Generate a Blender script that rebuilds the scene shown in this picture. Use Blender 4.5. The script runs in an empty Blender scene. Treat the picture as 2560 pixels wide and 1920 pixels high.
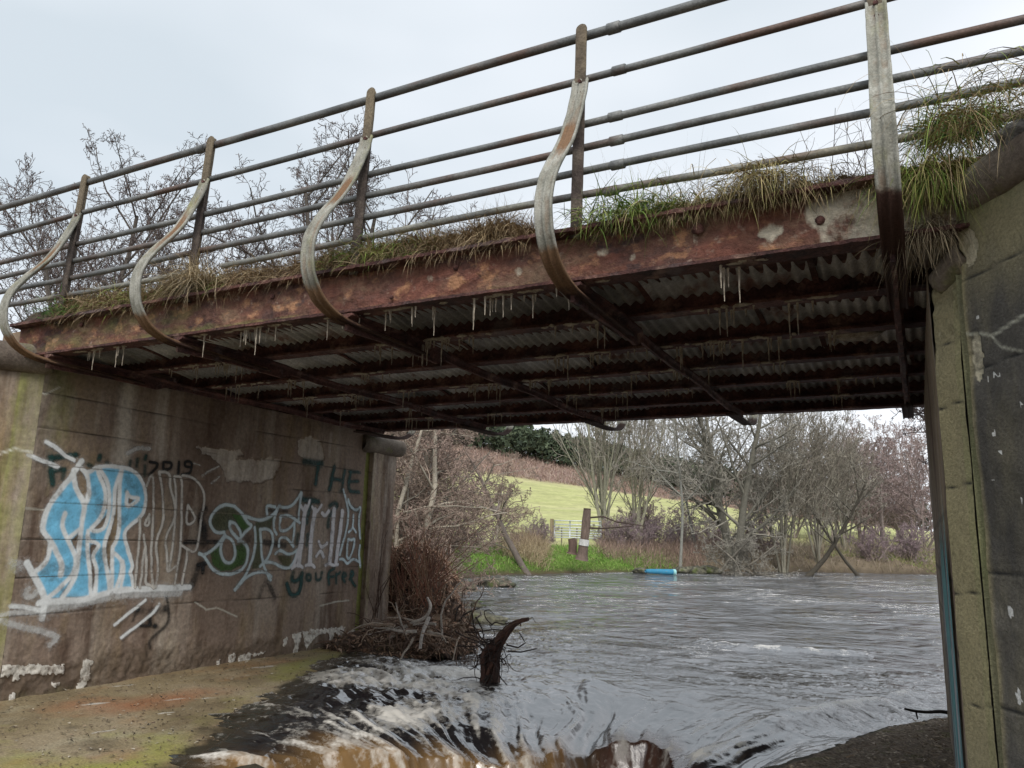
import bpy, math
import numpy as np
from mathutils import Matrix, Vector
sc=bpy.context.scene; COL=sc.collection
R=math.radians
# ---------------------------------------------------------------- camera, sky, sun, exposure
YAW,PITCH,ROLL,FPX=-.4856,.1961,.028,1922.1
cyw,syw,cp,sp=math.cos(YAW),math.sin(YAW),math.cos(PITCH),math.sin(PITCH)
fw=np.array([syw*cp,cyw*cp,sp]); rt0=np.array([cyw,-syw,0.]); up0=np.cross(rt0,fw)
rt=rt0*math.cos(ROLL)+up0*math.sin(ROLL); upv=-rt0*math.sin(ROLL)+up0*math.cos(ROLL)
cd=bpy.data.cameras.new('camera'); cam=bpy.data.objects.new('camera',cd); COL.objects.link(cam)
M=Matrix(((rt[0],upv[0],-fw[0],0),(rt[1],upv[1],-fw[1],0),(rt[2],upv[2],-fw[2],1.7),(0,0,0,1)))
cam.matrix_world=M; cd.sensor_width=36; cd.lens=FPX/2560*36; cd.clip_start=.05; cd.clip_end=5000
sc.camera=cam
w=bpy.data.worlds.new('World'); sc.world=w; w.use_nodes=True
SUN_EL,SUN_AZ=R(42),R(150)      # azimuth measured clockwise from +Y
nt=w.node_tree; nt.nodes.clear()
def N(nt,t,**k):
    n=nt.nodes.new(t)
    for a,b in k.items():
        if hasattr(n,a): setattr(n,a,b)
        else: n.inputs[a].default_value=b
    return n
sky=N(nt,'ShaderNodeTexSky'); sky.sky_type='NISHITA'; sky.sun_disc=False; sky.sun_elevation=SUN_EL; sky.sun_rotation=SUN_AZ
sk=N(nt,'ShaderNodeVectorMath',operation='SCALE'); sk.inputs['Scale'].default_value=.10
tc=N(nt,'ShaderNodeTexCoord'); mp=N(nt,'ShaderNodeMapping'); mp.inputs['Scale'].default_value=(1.1,1.1,2.6)
mp.inputs['Location'].default_value=(.3,.1,.0)
no=N(nt,'ShaderNodeTexNoise'); no.inputs['Scale'].default_value=1.0; no.inputs['Detail'].default_value=4; no.inputs['Roughness'].default_value=.45
cr=N(nt,'ShaderNodeValToRGB'); cr.color_ramp.elements[0].position=.34; cr.color_ramp.elements[1].position=.62
cr.color_ramp.elements[0].color=(.455,.505,.545,1); cr.color_ramp.elements[1].color=(.68,.70,.735,1)
mx=N(nt,'ShaderNodeMix',data_type='RGBA'); mx.inputs[0].default_value=.93
bg=N(nt,'ShaderNodeBackground'); bg.inputs['Strength'].default_value=1.0; wo=N(nt,'ShaderNodeOutputWorld')
L=nt.links.new
L(sky.outputs[0],sk.inputs[0]); L(tc.outputs['Generated'],mp.inputs[0]); L(mp.outputs[0],no.inputs['Vector']); L(no.outputs['Fac'],cr.inputs[0])
L(sk.outputs[0],mx.inputs[6]); L(cr.outputs[0],mx.inputs[7]); L(mx.outputs[2],bg.inputs[0]); L(bg.outputs[0],wo.inputs[0])
sd=bpy.data.lights.new('sun','SUN'); sd.energy=1.5; sd.angle=R(22); sd.color=(1,.96,.9)
so=bpy.data.objects.new('sun',sd); COL.objects.link(so)
sdir=Vector((math.sin(SUN_AZ)*math.cos(SUN_EL),math.cos(SUN_AZ)*math.cos(SUN_EL),math.sin(SUN_EL)))
so.rotation_euler=sdir.to_track_quat('Z','Y').to_euler()
vs=sc.view_settings; vs.view_transform='Standard'; vs.look='None'; vs.gamma=1; vs.use_curve_mapping=False; vs.exposure=.66

# ---------------------------------------------------------------- helpers
rng=np.random.default_rng(11)
def _h(ix,iy,iz,s):
    n=(ix.astype(np.int64)*374761393+iy.astype(np.int64)*668265263+iz.astype(np.int64)*2147483647+s*1274126177)&0xffffffff
    n=((n^(n>>13))*1274126177)&0xffffffff
    n=(n^(n>>16))&0xffffffff
    return n/4294967295.
def vnoise(P,s=0):
    P=np.asarray(P,float); i=np.floor(P); f=P-i; f=f*f*(3-2*f); i=i.astype(np.int64); o=0
    for a in (0,1):
        for b in (0,1):
            for c in (0,1):
                wt=(f[:,0] if a else 1-f[:,0])*(f[:,1] if b else 1-f[:,1])*(f[:,2] if c else 1-f[:,2])
                o=o+wt*_h(i[:,0]+a,i[:,1]+b,i[:,2]+c,s)
    return o
def fbm(P,sc_=1,oct=4,s=0,g=.5):
    P=np.asarray(P,float)*sc_; o=0;a=1;t=0
    for k in range(oct): o=o+a*vnoise(P*2**k+k*17.3,s+k);t+=a;a*=g
    return o/t
def sstep(a,b,x): t=np.clip((x-a)/(b-a),0,1); return t*t*(3-2*t)
def seg_dist(P,poly,closed=False):
    d=np.full(len(P),1e9); n=len(poly)
    for i in range(n if closed else n-1):
        a=np.array(poly[i],float);b=np.array(poly[(i+1)%n],float);ab=b-a;L2=ab@ab+1e-12
        t=np.clip(((P-a)@ab)/L2,0,1); q=a+t[:,None]*ab; d=np.minimum(d,np.hypot(*(P-q).T))
    return d
def inside(P,poly):
    c=np.zeros(len(P),bool); n=len(poly)
    for i in range(n):
        x1,y1=poly[i];x2,y2=poly[(i+1)%n]
        if y1==y2: continue
        m=((y1>P[:,1])!=(y2>P[:,1]))&(P[:,0]<(x2-x1)*(P[:,1]-y1)/(y2-y1)+x1); c^=m
    return c
def gridF(nr,nc):
    i=np.arange(nr-1)[:,None]*nc+np.arange(nc-1)[None]; return np.stack([i,i+1,i+nc+1,i+nc],-1).reshape(-1,4)
class MB:
    def __init__(s): s.V=[];s.F=[];s.n=0;s.C=[]
    def add(s,V,F,c=None):
        V=np.asarray(V,float).reshape(-1,3); 
        for f in (F if isinstance(F,list) else [F]): s.F.append(np.asarray(f)+s.n)
        s.V.append(V); s.n+=len(V); s.C.append(np.tile(c if c is not None else (1,1,1),(len(V),1)) if (c is None or np.ndim(c)==1) else c); return s
    def box(s,a,b,c=None):
        x0,y0,z0=a;x1,y1,z1=b
        V=[(x0,y0,z0),(x1,y0,z0),(x1,y1,z0),(x0,y1,z0),(x0,y0,z1),(x1,y0,z1),(x1,y1,z1),(x0,y1,z1)]
        return s.add(V,np.array([(0,3,2,1),(4,5,6,7),(0,1,5,4),(1,2,6,5),(2,3,7,6),(3,0,4,7)]),c)
    def tube(s,pts,rad,sides=8,c=None,cap=True):
        P=np.asarray(pts,float); K=len(P); rad=np.broadcast_to(rad,(K,)); V,F=tubes(P[None],rad[None],sides)
        fl=[F]
        if cap: fl.append(np.arange(sides)[::-1][None]); fl.append((np.arange(sides)+(K-1)*sides)[None])
        return s.add(V,fl,c)
def tubes(P,Rd,S):
    # P (n,K,3), Rd (n,K)
    n,K,_=P.shape; T=np.gradient(P,axis=1); T/=np.linalg.norm(T,axis=2,keepdims=True)+1e-9
    ref=np.where(np.abs(T[:,:1,2:3])>.8,np.array([1.,0,0]),np.array([0,0,1.])); ref=np.broadcast_to(ref,P.shape)
    A=np.cross(T,ref); A/=np.linalg.norm(A,axis=2,keepdims=True)+1e-9; B=np.cross(T,A)
    an=np.arange(S)/S*2*np.pi
    V=P[:,:,None]+Rd[:,:,None,None]*(A[:,:,None]*np.cos(an)[None,None,:,None]+B[:,:,None]*np.sin(an)[None,None,:,None])
    i=(np.arange(n)*K*S)[:,None,None]+(np.arange(K-1)*S)[None,:,None]; j=np.arange(S)[None,None]; j2=(j+1)%S
    F=np.stack([i+j,i+S+j,i+S+j2,i+j2],-1).reshape(-1,4)
    return V.reshape(-1,3),F
def mesh(name,V,F,mat=None,smooth=False,attrs=None,col=None):
    V=np.asarray(V,float); Fl=F if isinstance(F,list) else [F]
    Fl=[np.asarray(f) for f in Fl if len(f)]
    me=bpy.data.meshes.new(name); me.vertices.add(len(V)); me.vertices.foreach_set('co',V.ravel())
    ls=np.concatenate([f.ravel() for f in Fl]).astype(np.int32); tot=np.concatenate([np.full(len(f),f.shape[1]) for f in Fl]).astype(np.int32)
    me.loops.add(len(ls)); me.loops.foreach_set('vertex_index',ls); me.polygons.add(len(tot))
    st=np.concatenate([[0],np.cumsum(tot)[:-1]]).astype(np.int32); me.polygons.foreach_set('loop_start',st); me.polygons.foreach_set('loop_total',tot)
    me.polygons.foreach_set('use_smooth',np.full(len(tot),bool(smooth)))
    me.update(calc_edges=True)
    for k,a in (attrs or {}).items():
        at=me.attributes.new(k,'FLOAT','POINT'); at.data.foreach_set('value',np.asarray(a,np.float32))
    if col is not None:
        ca=me.attributes.new('Col','FLOAT_COLOR','POINT'); c4=np.ones((len(V),4),np.float32); c4[:,:np.shape(col)[1]]=col; ca.data.foreach_set('color',c4.ravel())
    if mat: me.materials.append(mat)
    return me
def obj(name,me,parent=None,loc=(0,0,0),rot=(0,0,0),scale=1,label=None,cat=None,group=None,kind=None):
    o=bpy.data.objects.new(name,me); COL.objects.link(o); o.location=loc; o.rotation_euler=rot
    o.scale=(scale,)*3 if np.isscalar(scale) else scale
    if parent: o.parent=parent
    if label: o['label']=label
    if cat: o['category']=cat
    if group: o['group']=group
    if kind: o['kind']=kind
    return o
def thing(name,label,cat,loc=(0,0,0),group=None,rot=(0,0,0),scale=1): return obj(name,None,None,loc,rot,scale,label,cat,group)
def part(name,mb,mat,parent,smooth=False,off=None,attrs=None,usecol=False,**k):
    """mb holds world coordinates; the part is stored relative to its parent's base"""
    V=np.concatenate(mb.V); b=np.array(parent.location) if parent else np.zeros(3)
    if parent and parent.parent: b=b+np.array(parent.parent.location)
    o=off if off is not None else np.zeros(3)
    me=mesh(name,V-b-o,mb.F,mat,smooth,attrs,np.concatenate(mb.C) if usecol else None)
    return obj(name,me,parent,tuple(o),**k)
# ---------------------------------------------------------------- materials
def mat(name,stops,scale=3,detail=8,rough=.85,bump=.3,bscale=30,stretch=(1,1,1),metal=0,spec=.3,layers=(),usecol=False,dist=.02,nrough=.6,fine=.35,coat=0):
    m=bpy.data.materials.new(name); m.use_nodes=True; t=m.node_tree; t.nodes.clear(); l=t.links.new
    out=N(t,'ShaderNodeOutputMaterial'); b=N(t,'ShaderNodeBsdfPrincipled'); l(b.outputs[0],out.inputs[0])
    b.inputs['Roughness'].default_value=rough; b.inputs['Metallic'].default_value=metal; b.inputs['Specular IOR Level'].default_value=spec
    tc=N(t,'ShaderNodeTexCoord'); mp=N(t,'ShaderNodeMapping'); mp.inputs['Scale'].default_value=stretch; l(tc.outputs['Object'],mp.inputs[0])
    n1=N(t,'ShaderNodeTexNoise'); n1.inputs['Scale'].default_value=scale; n1.inputs['Detail'].default_value=detail; n1.inputs['Roughness'].default_value=nrough; l(mp.outputs[0],n1.inputs['Vector'])
    r=N(t,'ShaderNodeValToRGB'); e=r.color_ramp.elements
    while len(e)<len(stops): e.new(.5)
    for k,(p,c) in enumerate(stops): e[k].position=p; e[k].color=(*c,1)
    l(n1.outputs['Fac'],r.inputs[0]); cur=r.outputs[0]
    if usecol:
        a=N(t,'ShaderNodeAttribute'); a.attribute_name='Col'; q=N(t,'ShaderNodeMix',data_type='RGBA',blend_type='MULTIPLY'); q.inputs[0].default_value=1
        l(cur,q.inputs[6]); l(a.outputs['Color'],q.inputs[7]); cur=q.outputs[2]
    n2=N(t,'ShaderNodeTexNoise'); n2.inputs['Scale'].default_value=bscale; n2.inputs['Detail'].default_value=6; n2.inputs['Roughness'].default_value=.7; l(tc.outputs['Object'],n2.inputs['Vector'])
    for ly in layers:  # (attr or None, color, noise scale, lo, hi, strength, stretch)
        an,c,s_,lo,hi,k_,stz=ly
        if s_:
            m2=N(t,'ShaderNodeMapping'); m2.inputs['Scale'].default_value=stz; m2.inputs['Location'].default_value=(s_,lo*9,hi*5); l(tc.outputs['Object'],m2.inputs[0])
            nn=N(t,'ShaderNodeTexNoise'); nn.inputs['Scale'].default_value=s_; nn.inputs['Detail'].default_value=7; nn.inputs['Roughness'].default_value=.62; l(m2.outputs[0],nn.inputs['Vector'])
            fac=nn.outputs['Fac']
            if an:
                a=N(t,'ShaderNodeAttribute'); a.attribute_name=an
                ad=N(t,'ShaderNodeMath',operation='ADD'); l(fac,ad.inputs[0]); l(a.outputs['Fac'],ad.inputs[1]); fac=ad.outputs[0]; 
            mr=N(t,'ShaderNodeMapRange'); mr.inputs['From Min'].default_value=lo; mr.inputs['From Max'].default_value=hi; mr.inputs['To Max'].default_value=k_; l(fac,mr.inputs['Value']); fac=mr.outputs[0]
        else:
            a=N(t,'ShaderNodeAttribute'); a.attribute_name=an; mm=N(t,'ShaderNodeMath',operation='MULTIPLY'); mm.inputs[1].default_value=k_; mm.use_clamp=True; l(a.outputs['Fac'],mm.inputs[0]); fac=mm.outputs[0]
        q=N(t,'ShaderNodeMix',data_type='RGBA'); l(fac,q.inputs[0]); l(cur,q.inputs[6]); q.inputs[7].default_value=(*c,1); cur=q.outputs[2]
    if fine:
        mr=N(t,'ShaderNodeMapRange'); mr.inputs['From Min'].default_value=.3; mr.inputs['From Max'].default_value=.7; mr.inputs['To Min'].default_value=1-fine; mr.inputs['To Max'].default_value=1+fine; l(n2.outputs['Fac'],mr.inputs['Value'])
        q=N(t,'ShaderNodeVectorMath',operation='SCALE'); l(cur,q.inputs[0]); l(mr.outputs[0],q.inputs['Scale']); cur=q.outputs[0]
    l(cur,b.inputs['Base Color'])
    if bump:
        bp=N(t,'ShaderNodeBump'); bp.inputs['Strength'].default_value=bump; bp.inputs['Distance'].default_value=dist
        ad=N(t,'ShaderNodeMath',operation='ADD'); l(n1.outputs['Fac'],ad.inputs[0]); l(n2.outputs['Fac'],ad.inputs[1]); l(ad.outputs[0],bp.inputs['Height']); l(bp.outputs[0],b.inputs['Normal'])
    return m
S1_=(1,1,1)
M_conc=mat('abutment_concrete',[(.3,(0.149,0.105,0.079)),(.5,(0.245,0.184,0.144)),(.7,(0.333,0.271,0.219))],scale=1.1,stretch=(1,1,.45),bscale=22,bump=.4,fine=.28,rough=.9,
  layers=[(None,(0.298,0.219,0.096),1.7,.50,.68,.6,(1,1,.25)),(None,(0.085,0.050,0.034),2.6,.50,.64,.75,(1,1.3,.22)),(None,(0.473,0.420,0.350),2.2,.55,.70,.6,(1,1,.12)),
  ('pale',(0.578,0.525,0.455),9,.75,1.35,.95,(1,1,.12)),('moss',(0.228,0.245,0.061),6,.75,1.3,.9,(1,1,.4)),('rough_base',(0.114,0.084,0.058),9,.85,1.35,.85,S1_),('lime',(.66,.63,.57),18,.95,1.15,1,S1_),('joint',(0.061,0.049,0.038),0,0,0,1,S1_),('crack',(0.720,0.720,0.630),0,0,0,.7,S1_)])
M_wing=mat('wing_concrete',fine=.32,stops=[(.3,(.058,.054,.048)),(.5,(.098,.092,.082)),(.72,(.175,.165,.145))],scale=1.6,stretch=(1,1,.5),bscale=70,bump=.7,rough=.9,
  layers=[(None,(0.22,0.21,0.19),26,.72,.80,.45,S1_),('tan',(0.315,0.277,0.158),3,.5,1.2,.95,(1,1,.35)),('moss',(0.25,0.26,0.12),6,.75,1.3,.9,(1,1,.25)),('pale',(0.630,0.570,0.420),14,.85,1.2,.95,S1_),('lime',(.6,.6,.58),30,1.0,1.2,1,S1_),('joint',(0.030,0.030,0.030),0,0,0,1,S1_),('crack',(0.495,0.495,0.405),0,0,0,.8,S1_)])
M_cap=mat('coping_concrete',[(.3,(0.088,0.067,0.054)),(.55,(0.192,0.160,0.128)),(.75,(0.352,0.320,0.256))],scale=3,bscale=50,bump=.5,layers=[(None,(0.160,0.176,0.048),4,.55,.7,.7,S1_)])
M_stone=mat('broken_concrete',[(.3,(.16,.15,.14)),(.5,(.26,.25,.24)),(.72,(.38,.37,.35))],scale=9,bscale=40,bump=1,dist=.03,layers=[(None,(.09,.075,.05),3,.52,.65,.7,S1_)])
M_fascia=mat('flaking_rust_girder',[(.28,(.05,.034,.035)),(.42,(.11,.062,.054)),(.53,(.17,.085,.062)),(.63,(.23,.15,.10)),(.78,(.14,.105,.075))],scale=2.6,stretch=(.8,1,1.6),detail=10,nrough=.68,bscale=24,bump=1,dist=.03,rough=.8,
  layers=[(None,(.26,.10,.07),3.2,.46,.62,.7,(.6,1,1.6)),(None,(.52,.28,.15),8,.55,.66,.7,(.8,1,1.3)),(None,(.42,.33,.26),14,.60,.68,.5,(1,1,1.2)),(None,(.05,.045,.05),5,.58,.64,.6,(.8,1,1.4)),('green',(.19,.19,.07),4,1.0,1.25,.75,(.7,1,1.8)),('paint',(.6,.55,.44),9,1.05,1.2,.9,(1,1,.6))])
M_rust=mat('dark_rust_steel',[(.3,(0.037,0.023,0.023)),(.5,(0.097,0.044,0.039)),(.7,(0.196,0.092,0.074))],scale=5,bscale=40,bump=1,dist=.02,rough=.8,layers=[(None,(.30,.19,.15),5,.56,.66,.7,(1,1,1)),(None,(.17,.14,.14),3,.56,.64,.6,(1,1,1))])
M_sheet=mat('corrugated_iron',[(.3,(.22,.218,.222)),(.5,(.36,.355,.36)),(.7,(.55,.545,.55))],scale=4,bscale=60,bump=.2,rough=.6,spec=.5,layers=[(None,(0.150,0.060,0.045),2.6,.55,.66,.85,(1,1,1)),(None,(0.510,0.360,0.300),9,.66,.74,.5,(1,1,1))])
M_rail=mat('weathered_galvanised_pipe',[(.3,(0.074,0.078,0.081)),(.5,(0.162,0.169,0.169)),(.7,(0.270,0.270,0.257))],scale=5,stretch=(.5,1,1),bscale=70,bump=.5,dist=.006,rough=.6,metal=.25,spec=.5,layers=[(None,(0.125,0.07,0.05),3.2,.50,.62,.8,(.35,1,1)),('lich',(0.365,0.351,0.270),4,.9,1.2,.7,(.5,1,1))])
M_post=mat('rusted_post_steel',[(.3,(.035,.028,.026)),(.5,(.075,.058,.05)),(.7,(.16,.13,.105))],scale=7,bscale=60,bump=.9,dist=.012,layers=[(None,(0.400,0.416,0.320),5,.60,.68,.7,(1,1,.5)),('up',(0.256,0.208,0.136),5,.9,1.3,.7,(1,1,.4))])
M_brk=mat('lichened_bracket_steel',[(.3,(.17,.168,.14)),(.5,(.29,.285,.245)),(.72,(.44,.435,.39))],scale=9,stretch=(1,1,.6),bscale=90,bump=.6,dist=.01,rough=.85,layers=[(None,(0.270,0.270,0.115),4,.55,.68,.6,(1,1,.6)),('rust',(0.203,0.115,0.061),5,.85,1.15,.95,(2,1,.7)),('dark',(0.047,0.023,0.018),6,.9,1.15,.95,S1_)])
M_soil=mat('deck_soil',[(.3,(0.034,0.023,0.017)),(.5,(0.085,0.057,0.042)),(.7,(0.171,0.118,0.085))],scale=9,bscale=60,bump=1,dist=.03)
M_lime=mat('lime_crust',[(.3,(.2,.16,.12)),(.6,(.42,.37,.3)),(.8,(.6,.56,.48))],scale=20,bscale=90,bump=.5,dist=.005)
M_grass=mat('grass_blades',[(.3,(.8,.8,.8)),(.7,(1.1,1.1,1.1))],scale=3,bump=0,rough=.7,usecol=True,fine=.15)
M_bark=mat('grey_bark',[(.3,(.8,.8,.8)),(.7,(1.15,1.15,1.15))],scale=6,bscale=30,bump=.6,usecol=True,fine=.35)
M_apron=mat('stained_concrete_apron',[(.3,(0.163,0.125,0.075)),(.48,(0.275,0.219,0.131)),(.6,(0.325,0.263,0.175)),(.75,(0.250,0.213,0.112))],scale=1.1,bscale=60,bump=.6,dist=.012,fine=.38,rough=.55,
  layers=[(None,(.36,.20,.09),1.6,.52,.68,.6,(1,.5,1)),(None,(.42,.38,.27),2.3,.55,.7,.6,(1,.4,1)),('rusty',(0.325,0.131,0.062),2.5,.8,1.3,.8,(1,.6,1)),('moss',(0.300,0.312,0.069),2.2,.8,1.25,.8,(1,.6,1)),(None,(0.562,0.525,0.425),30,.68,.76,.6,S1_),(None,(0.125,0.094,0.062),8,.6,.7,.6,(1,.5,1)),('scuff',(.55,.52,.46),6,.85,1.1,.9,S1_),('wet',(0.035,0.030,0.020),3.2,.75,1.15,.95,S1_)])
M_apron2=mat('gravelly_apron',[(.3,(.10,.08,.06)),(.5,(.22,.17,.12)),(.7,(.38,.31,.23))],scale=26,bscale=60,bump=1,dist=.03,fine=.6,layers=[(None,(.30,.24,.17),7,.5,.66,.7,S1_),('wet',(0.045,0.045,0.030),4,.8,1.2,.9,S1_),(None,(0.150,0.158,0.045),3,.56,.66,.6,S1_)])
M_blue=mat('blue_plastic_pipe',[(.3,(.03,.18,.32)),(.7,(.04,.27,.43))],scale=5,bump=0,rough=.5,spec=.4,usecol=True,fine=.15,layers=[(None,(.25,.3,.3),9,.58,.7,.6,(1,1,1))])
M_galv=mat('galvanised_gate',[(.3,(.6,.63,.65)),(.7,(.75,.78,.79))],scale=5,bump=0,rough=.5,metal=.2,fine=.1)
M_ground=mat('valley_ground',[(.3,(.8,.8,.8)),(.7,(1.2,1.2,1.2))],scale=.35,bscale=1.5,bump=.5,dist=.2,usecol=True,fine=.2,rough=.95)
M_needle=mat('pine_foliage',[(.3,(.7,.7,.7)),(.7,(1.3,1.3,1.3))],scale=.6,bump=0,usecol=True,fine=.2)
M_rock=mat('wet_rock',[(.3,(.03,.03,.025)),(.5,(.10,.095,.07)),(.7,(.26,.25,.17))],scale=5,bscale=30,bump=1,dist=.04,rough=.6,layers=[(None,(.09,.12,.02),3,.55,.65,.7,S1_)])
M_wood=mat('dead_wood',[(.3,(.75,.75,.75)),(.7,(1.25,1.25,1.25))],scale=14,stretch=(1,1,.3),bscale=50,bump=1,dist=.01,usecol=True,fine=.4)
def paint_mat():
    m=bpy.data.materials.new('spray_paint'); m.use_nodes=True; t=m.node_tree; t.nodes.clear(); l=t.links.new
    out=N(t,'ShaderNodeOutputMaterial'); b=N(t,'ShaderNodeBsdfPrincipled'); b.inputs['Roughness'].default_value=.75
    a=N(t,'ShaderNodeAttribute'); a.attribute_name='Col'; f=N(t,'ShaderNodeAttribute'); f.attribute_name='cover'
    tc=N(t,'ShaderNodeTexCoord'); n=N(t,'ShaderNodeTexNoise'); n.inputs['Scale'].default_value=45; n.inputs['Detail'].default_value=6; l(tc.outputs['Object'],n.inputs[0])
    ad=N(t,'ShaderNodeMath',operation='MULTIPLY_ADD'); ad.inputs[1].default_value=1.1; ad.inputs[2].default_value=-.55; l(n.outputs['Fac'],ad.inputs[0])
    s=N(t,'ShaderNodeMath',operation='ADD'); s.use_clamp=True; l(f.outputs['Fac'],s.inputs[0])
    g=N(t,'ShaderNodeMath',operation='MULTIPLY'); l(ad.outputs[0],g.inputs[0]); g.inputs[1].default_value=.6; l(g.outputs[0],s.inputs[1])
    mz=N(t,'ShaderNodeMath',operation='MULTIPLY'); gt=N(t,'ShaderNodeMath',operation='GREATER_THAN'); gt.inputs[1].default_value=.015; l(f.outputs['Fac'],gt.inputs[0]); l(gt.outputs[0],mz.inputs[0]); l(s.outputs[0],mz.inputs[1])
    n3=N(t,'ShaderNodeTexNoise'); n3.inputs['Scale'].default_value=7; n3.inputs['Detail'].default_value=6; l(tc.outputs['Object'],n3.inputs[0])
    mr=N(t,'ShaderNodeMapRange'); mr.inputs['From Min'].default_value=.3; mr.inputs['From Max'].default_value=.7; mr.inputs['To Min'].default_value=.78; mr.inputs['To Max'].default_value=1.08; l(n3.outputs['Fac'],mr.inputs['Value'])
    v=N(t,'ShaderNodeVectorMath',operation='SCALE'); l(a.outputs['Color'],v.inputs[0]); l(mr.outputs[0],v.inputs['Scale']); l(v.outputs[0],b.inputs['Base Color'])
    tr=N(t,'ShaderNodeBsdfTransparent'); mx=N(t,'ShaderNodeMixShader'); l(mz.outputs[0],mx.inputs[0]); l(tr.outputs[0],mx.inputs[1]); l(b.outputs[0],mx.inputs[2]); l(mx.outputs[0],out.inputs[0])
    return m
M_paint=paint_mat()
def water_mat():
    m=bpy.data.materials.new('peaty_river_water'); m.use_nodes=True; t=m.node_tree; t.nodes.clear(); l=t.links.new
    out=N(t,'ShaderNodeOutputMaterial'); b=N(t,'ShaderNodeBsdfPrincipled'); l(b.outputs[0],out.inputs[0]); ai=N(t,'ShaderNodeAttribute'); ai.attribute_name='gloss'; mi=N(t,'ShaderNodeMapRange'); mi.inputs['To Min'].default_value=1.6; mi.inputs['To Max'].default_value=4.0; l(ai.outputs['Fac'],mi.inputs['Value']); l(mi.outputs[0],b.inputs['IOR'])
    a2=N(t,'ShaderNodeAttribute'); a2.attribute_name='gloss'
    a=N(t,'ShaderNodeAttribute'); a.attribute_name='Col'; f=N(t,'ShaderNodeAttribute'); f.attribute_name='foam'
    tc=N(t,'ShaderNodeTexCoord'); n=N(t,'ShaderNodeTexNoise'); n.inputs['Scale'].default_value=20; n.inputs['Detail'].default_value=8; n.inputs['Roughness'].default_value=.7; l(tc.outputs['Object'],n.inputs[0])
    ad=N(t,'ShaderNodeMath',operation='ADD'); l(n.outputs['Fac'],ad.inputs[0]); l(f.outputs['Fac'],ad.inputs[1])
    mr=N(t,'ShaderNodeMapRange'); mr.inputs['From Min'].default_value=.8; mr.inputs['From Max'].default_value=1.25; l(ad.outputs[0],mr.inputs['Value'])
    q=N(t,'ShaderNodeMix',data_type='RGBA'); l(mr.outputs[0],q.inputs[0]); l(a.outputs['Color'],q.inputs[6]); q.inputs[7].default_value=(.66,.62,.55,1); l(q.outputs[2],b.inputs['Base Color'])
    rr=N(t,'ShaderNodeMapRange'); rr.inputs['To Min'].default_value=.045; rr.inputs['To Max'].default_value=.75; l(mr.outputs[0],rr.inputs['Value']); mq=N(t,'ShaderNodeMapRange'); mq.inputs['To Min'].default_value=.32; mq.inputs['To Max'].default_value=0; l(a2.outputs['Fac'],mq.inputs['Value']); aq=N(t,'ShaderNodeMath',operation='ADD'); l(rr.outputs[0],aq.inputs[0]); l(mq.outputs[0],aq.inputs[1]); l(aq.outputs[0],b.inputs['Roughness'])
    mp=N(t,'ShaderNodeMapping'); mp.inputs['Scale'].default_value=(1,1.5,1); l(tc.outputs['Object'],mp.inputs[0])
    n1=N(t,'ShaderNodeTexNoise'); n1.inputs['Scale'].default_value=3.2; n1.inputs['Detail'].default_value=6; n1.inputs['Roughness'].default_value=.6; n1.inputs['Distortion'].default_value=.8; l(mp.outputs[0],n1.inputs[0])
    b1=N(t,'ShaderNodeBump'); b1.inputs['Strength'].default_value=.9; b1.inputs['Distance'].default_value=.10; ac=N(t,'ShaderNodeAttribute'); ac.attribute_name='chop'; nb=N(t,'ShaderNodeTexNoise'); nb.inputs['Scale'].default_value=.95; nb.inputs['Detail'].default_value=3; nb.inputs['Roughness'].default_value=.5; nb.inputs['Distortion'].default_value=.6; l(mp.outputs[0],nb.inputs[0])
    sb=N(t,'ShaderNodeMath',operation='MULTIPLY_ADD'); sb.inputs[1].default_value=3.4; l(nb.outputs['Fac'],sb.inputs[0]); l(n1.outputs['Fac'],sb.inputs[2])
    mc=N(t,'ShaderNodeMath',operation='MULTIPLY'); l(sb.outputs[0],mc.inputs[0]); l(ac.outputs['Fac'],mc.inputs[1]); l(mc.outputs[0],b1.inputs['Height'])
    l(b1.outputs[0],b.inputs['Normal'])
    return m
M_water=water_mat()

for mm_,lo_,hi_ in ((M_sheet,.6,1.35),):
    t=mm_.node_tree; bs=[n for n in t.nodes if n.type=='BSDF_PRINCIPLED'][0]; src=bs.inputs['Base Color'].links[0].from_socket
    oi=N(t,'ShaderNodeObjectInfo'); mr=N(t,'ShaderNodeMapRange'); mr.inputs['To Min'].default_value=lo_; mr.inputs['To Max'].default_value=hi_; t.links.new(oi.outputs['Random'],mr.inputs['Value'])
    v=N(t,'ShaderNodeVectorMath',operation='SCALE'); t.links.new(src,v.inputs[0]); t.links.new(mr.outputs[0],v.inputs['Scale']); t.links.new(v.outputs[0],bs.inputs['Base Color'])

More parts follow.
